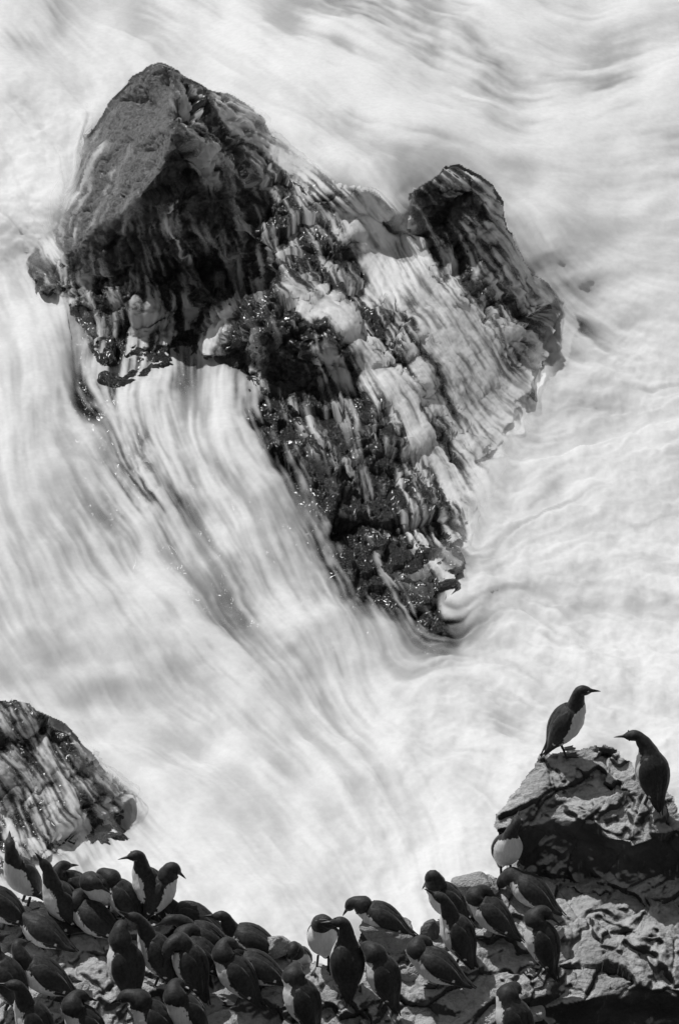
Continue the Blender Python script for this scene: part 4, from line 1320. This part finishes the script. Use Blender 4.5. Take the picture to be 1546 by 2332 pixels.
# photo x, y of the feet, surface, facing (0 right, 90 away, 180 left, -90 to the camera), body pitch, neck directions, size, eye mark, label
BIRDS = [
    (1283, 1712, 'b', 12, 60, [(0, 84), (0, 80), (0, -10)], 1.0, 'ring', 'upright bird in profile facing right on top of the boulder, pale eye ring', G2),
    (1478, 1832, 'b', 118, 66, [(25, 62), (45, 45), (58, -8)], 1.02, None, 'dark-backed bird on the right shoulder of the boulder, bill pointing left', G2),
    (1152, 1998, 'l', -72, 66, [(20, 85), (100, 62), (150, 5)], .92, None, 'bird with white belly to the camera, standing against the boulder side', G2),
    (1215, 2068, 'l', 150, 26, [(0, 0), (0, -40), (0, -70)], .95, None, 'crouching bird right under the boulder, head hidden and white flank showing', G2),
    (1232, 2208, 'l', 142, 66, [(-10, 66), (-110, 30), (-150, -40)], 1.0, None, 'upright bird with tucked head and white left edge, above the sunlit flat ledge', G2),
    (1122, 2132, 'l', 155, 36, [(0, 62), (-120, 20), (-160, -30)], .95, None, 'resting bird with head turned back, between the boulder and the touching pair', G2),
    (1022, 2108, 'l', 172, 52, [(0, 82), (0, 74), (0, -62)], .95, None, 'rear bird of the touching pair, white breast left and bill pointing down', G2),
    (1042, 2198, 'l', 148, 62, [(0, 76), (10, 66), (20, 28)], 1.0, None, 'front bird of the touching pair, bill raised to its neighbour', G2),
    (1002, 2242, 'l', 158, 24, [(0, 70), (-100, 25), (-170, -30)], 1.0, None, 'lying bird with rounded tucked head, in front of the touching pair', G2),
    (1168, 2395, 'l', 135, 62, [(-50, 45), (-80, 2), (-80, -50)], 1.05, None, 'bird bending its neck to the right at the bottom edge, right of centre', G2),
    (878, 2128, 'l', 165, 26, [(0, 45), (0, 5), (0, -62)], .92, None, 'bird bowing to the left behind the grey angular block', G2),
    (735, 2204, 'l', -100, 68, [(0, 86), (40, 55), (80, -32)], .95, 'line', 'bird with shaded white belly to the camera and a white eye line', G2),
    (790, 2262, 'l', 94, 70, [(0, 86), (50, 76), (82, -4)], 1.03, None, 'tall black-backed bird seen from behind, bill to the left touching its neighbour', G2),
    (872, 2290, 'l', 140, 66, [(20, 55), (-10, 5), (-40, -60)], 1.0, None, 'hunched bird seen from behind, white arc over its bowed neck, below the grey block', G2),
    (676, 2205, 'l', -100, 55, [(0, 75), (0, 65), (0, -35)], .9, None, 'bird of which only the head shows over the rocks left of centre', G2),
    (690, 2352, 'l', 146, 64, [(-35, 50), (-70, 5), (-90, -60)], 1.05, None, 'hunched bird at the bottom edge, centre, with a white left rim', G1),
    (545, 2278, 'l', 155, 50, [(0, 72), (-90, 40), (-150, -30)], 1.03, None, 'bird with rounded head and white left breast at the right end of the left colony', G1),
    (592, 2238, 'l', 165, 22, [(20, 60), (30, 5), (30, -50)], 1.0, None, 'crouched bird with arched neck behind the white-breasted bird', G1),
    (582, 2172, 'l', 165, 20, [(0, 58), (0, 72), (8, -6)], .97, None, 'bird with long neck stretched up against the surf, bill to the left', G1),
    (448, 2124, 'l', 160, 12, [(0, 50), (0, 20), (0, -20)], .95, None, 'flat crouching bird at the ledge rim, right of the standing pair', G1),
    (475, 2172, 'l', 168, 28, [(0, 62), (20, 25), (20, -20)], .97, None, 'crouching bird with lowered head just below the ledge rim', G1),
    (462, 2205, 'l', 150, 30, [(0, 72), (-120, 25), (-160, -30)], .95, None, 'bird with tucked head and a white back stripe, behind the arched preening bird', G1),
    (437, 2262, 'l', 140, 62, [(40, 48), (80, 2), (95, -60)], 1.02, None, 'preening bird seen from behind with its neck arched to the left', G1),
    (432, 2372, 'l', -170, 60, [(0, 70), (-100, 35), (-150, -30)], 1.05, None, 'bird with big white side and tucked head at the bottom edge of the left colony', G1),
    (288, 2272, 'l', 126, 70, [(0, 80), (-40, 58), (-60, -35)], 1.08, None, 'large upright bird seen from behind with white left rim, middle of the left colony', G1),
    (362, 2236, 'l', 150, 58, [(0, 74), (20, 62), (30, 28)], 1.0, None, 'dark bird with raised bill behind the large upright bird', G1),
    (345, 2086, 'l', 158, 64, [(0, 86), (15, 84), (38, -2)], .98, 'line', 'standing bird on the ledge rim facing left with a white eye line', G1),
    (362, 2092, 'l', 15, 60, [(0, 84), (0, 62), (-10, -50)], .92, None, 'bird behind the one with the eye line, bill pointing down to the right', G1),
    (178, 2066, 'l', -155, 40, [(0, 60), (-150, 35), (-170, -20)], .97, None, 'white-sided bird with head folded back, second row at the ledge rim', G1),
    (238, 2082, 'l', -135, 48, [(0, 66), (70, 30), (120, -30)], .95, None, 'curled-up preening bird with a pale belly ring, left of the standing pair', G1),
    (286, 2092, 'l', 145, 48, [(0, 60), (0, 10), (0, -50)], .9, None, 'dark hunched bird squeezed between the preening bird and the standing bird', G1),
    (145, 2110, 'l', 168, 64, [(0, 80), (0, 78), (5, 58)], 1.0, None, 'bird with bill pointing straight up and white left breast', G1),
    (58, 2056, 'l', -155, 62, [(0, 84), (-60, 78), (-110, 10)], 1.0, None, 'bird with broad white breast standing highest at the far left', G1),
    (222, 2132, 'l', 155, 28, [(0, 70), (-110, 25), (-165, -30)], .98, None, 'resting bird with round tucked head below the curled-up preening bird', G1),
    (118, 2118, 'l', 172, 6, [(0, 40), (0, 12), (0, -6)], .95, None, 'bird with head and bill stretched out flat to the left', G1),
    (14, 2118, 'l', 165, 34, [(0, 55), (0, 30), (0, -30)], 1.0, None, 'bird cut by the left edge below the broad white breast', G1),
    (108, 2150, 'l', 150, 16, [(0, 0), (0, -40), (0, -60)], .95, None, 'low grey-backed bird with hidden head under the flat-stretched one', G1),
    (112, 2268, 'l', 172, 34, [(0, 62), (-50, 48), (-120, -20)], 1.05, None, 'crouching bird with white throat patch and spread tail, lower left', G1),
    (24, 2292, 'l', 142, 52, [(0, 64), (-60, 44), (-90, -20)], 1.05, None, 'hunched dark bird at the left edge, lower left', G1),
    (88, 2392, 'l', 150, 60, [(0, 82), (10, 72), (22, 0)], 1.05, None, 'bird at the bottom left with bill to the left and white throat', G1),
    (202, 2402, 'l', 172, 60, [(0, 70), (-110, 30), (-155, -30)], 1.05, None, 'white-sided bird with round dark head at the bottom edge, left of the pale rocks', G1),
    (358, 2388, 'l', 162, 54, [(0, 62), (10, 22), (10, -35)], 1.05, None, 'dark bird at the bottom edge with lowered head, right of the pale rocks', G1),
]
for n_, (fx, fy, sf, yaw, pitch, neck, size, mark, label, grp) in enumerate(BIRDS):
    body, wings, eyes, marks, feet, bill_me = build_bird(pitch, neck, n_ + 1, mark)
    root = bpy.data.objects.new('guillemot', None)
    COL.objects.link(root)
    root.location = (on_boulder if sf == 'b' else on_ledge)(fx, fy) - Vector((0, 0, .008))
    if label.startswith('bird of which only the head'):
        root.location += Vector((0, .10, -.17))     # stands on the far slope below the rim
    root.rotation_euler = (0, 0, R(yaw))
    root.scale = (size * .87,) * 3
    root['label'] = label
    root['category'] = 'bird'
    root['group'] = grp
    link('body', body, root)
    for m_ in wings:
        link('wing', m_, root)
    for m_ in eyes:
        link('eye', m_, root)
    for m_ in marks:
        link('eye_line', m_, root)
    for m_ in feet:
        link('foot', m_, root)
    link('bill', bill_me, root)
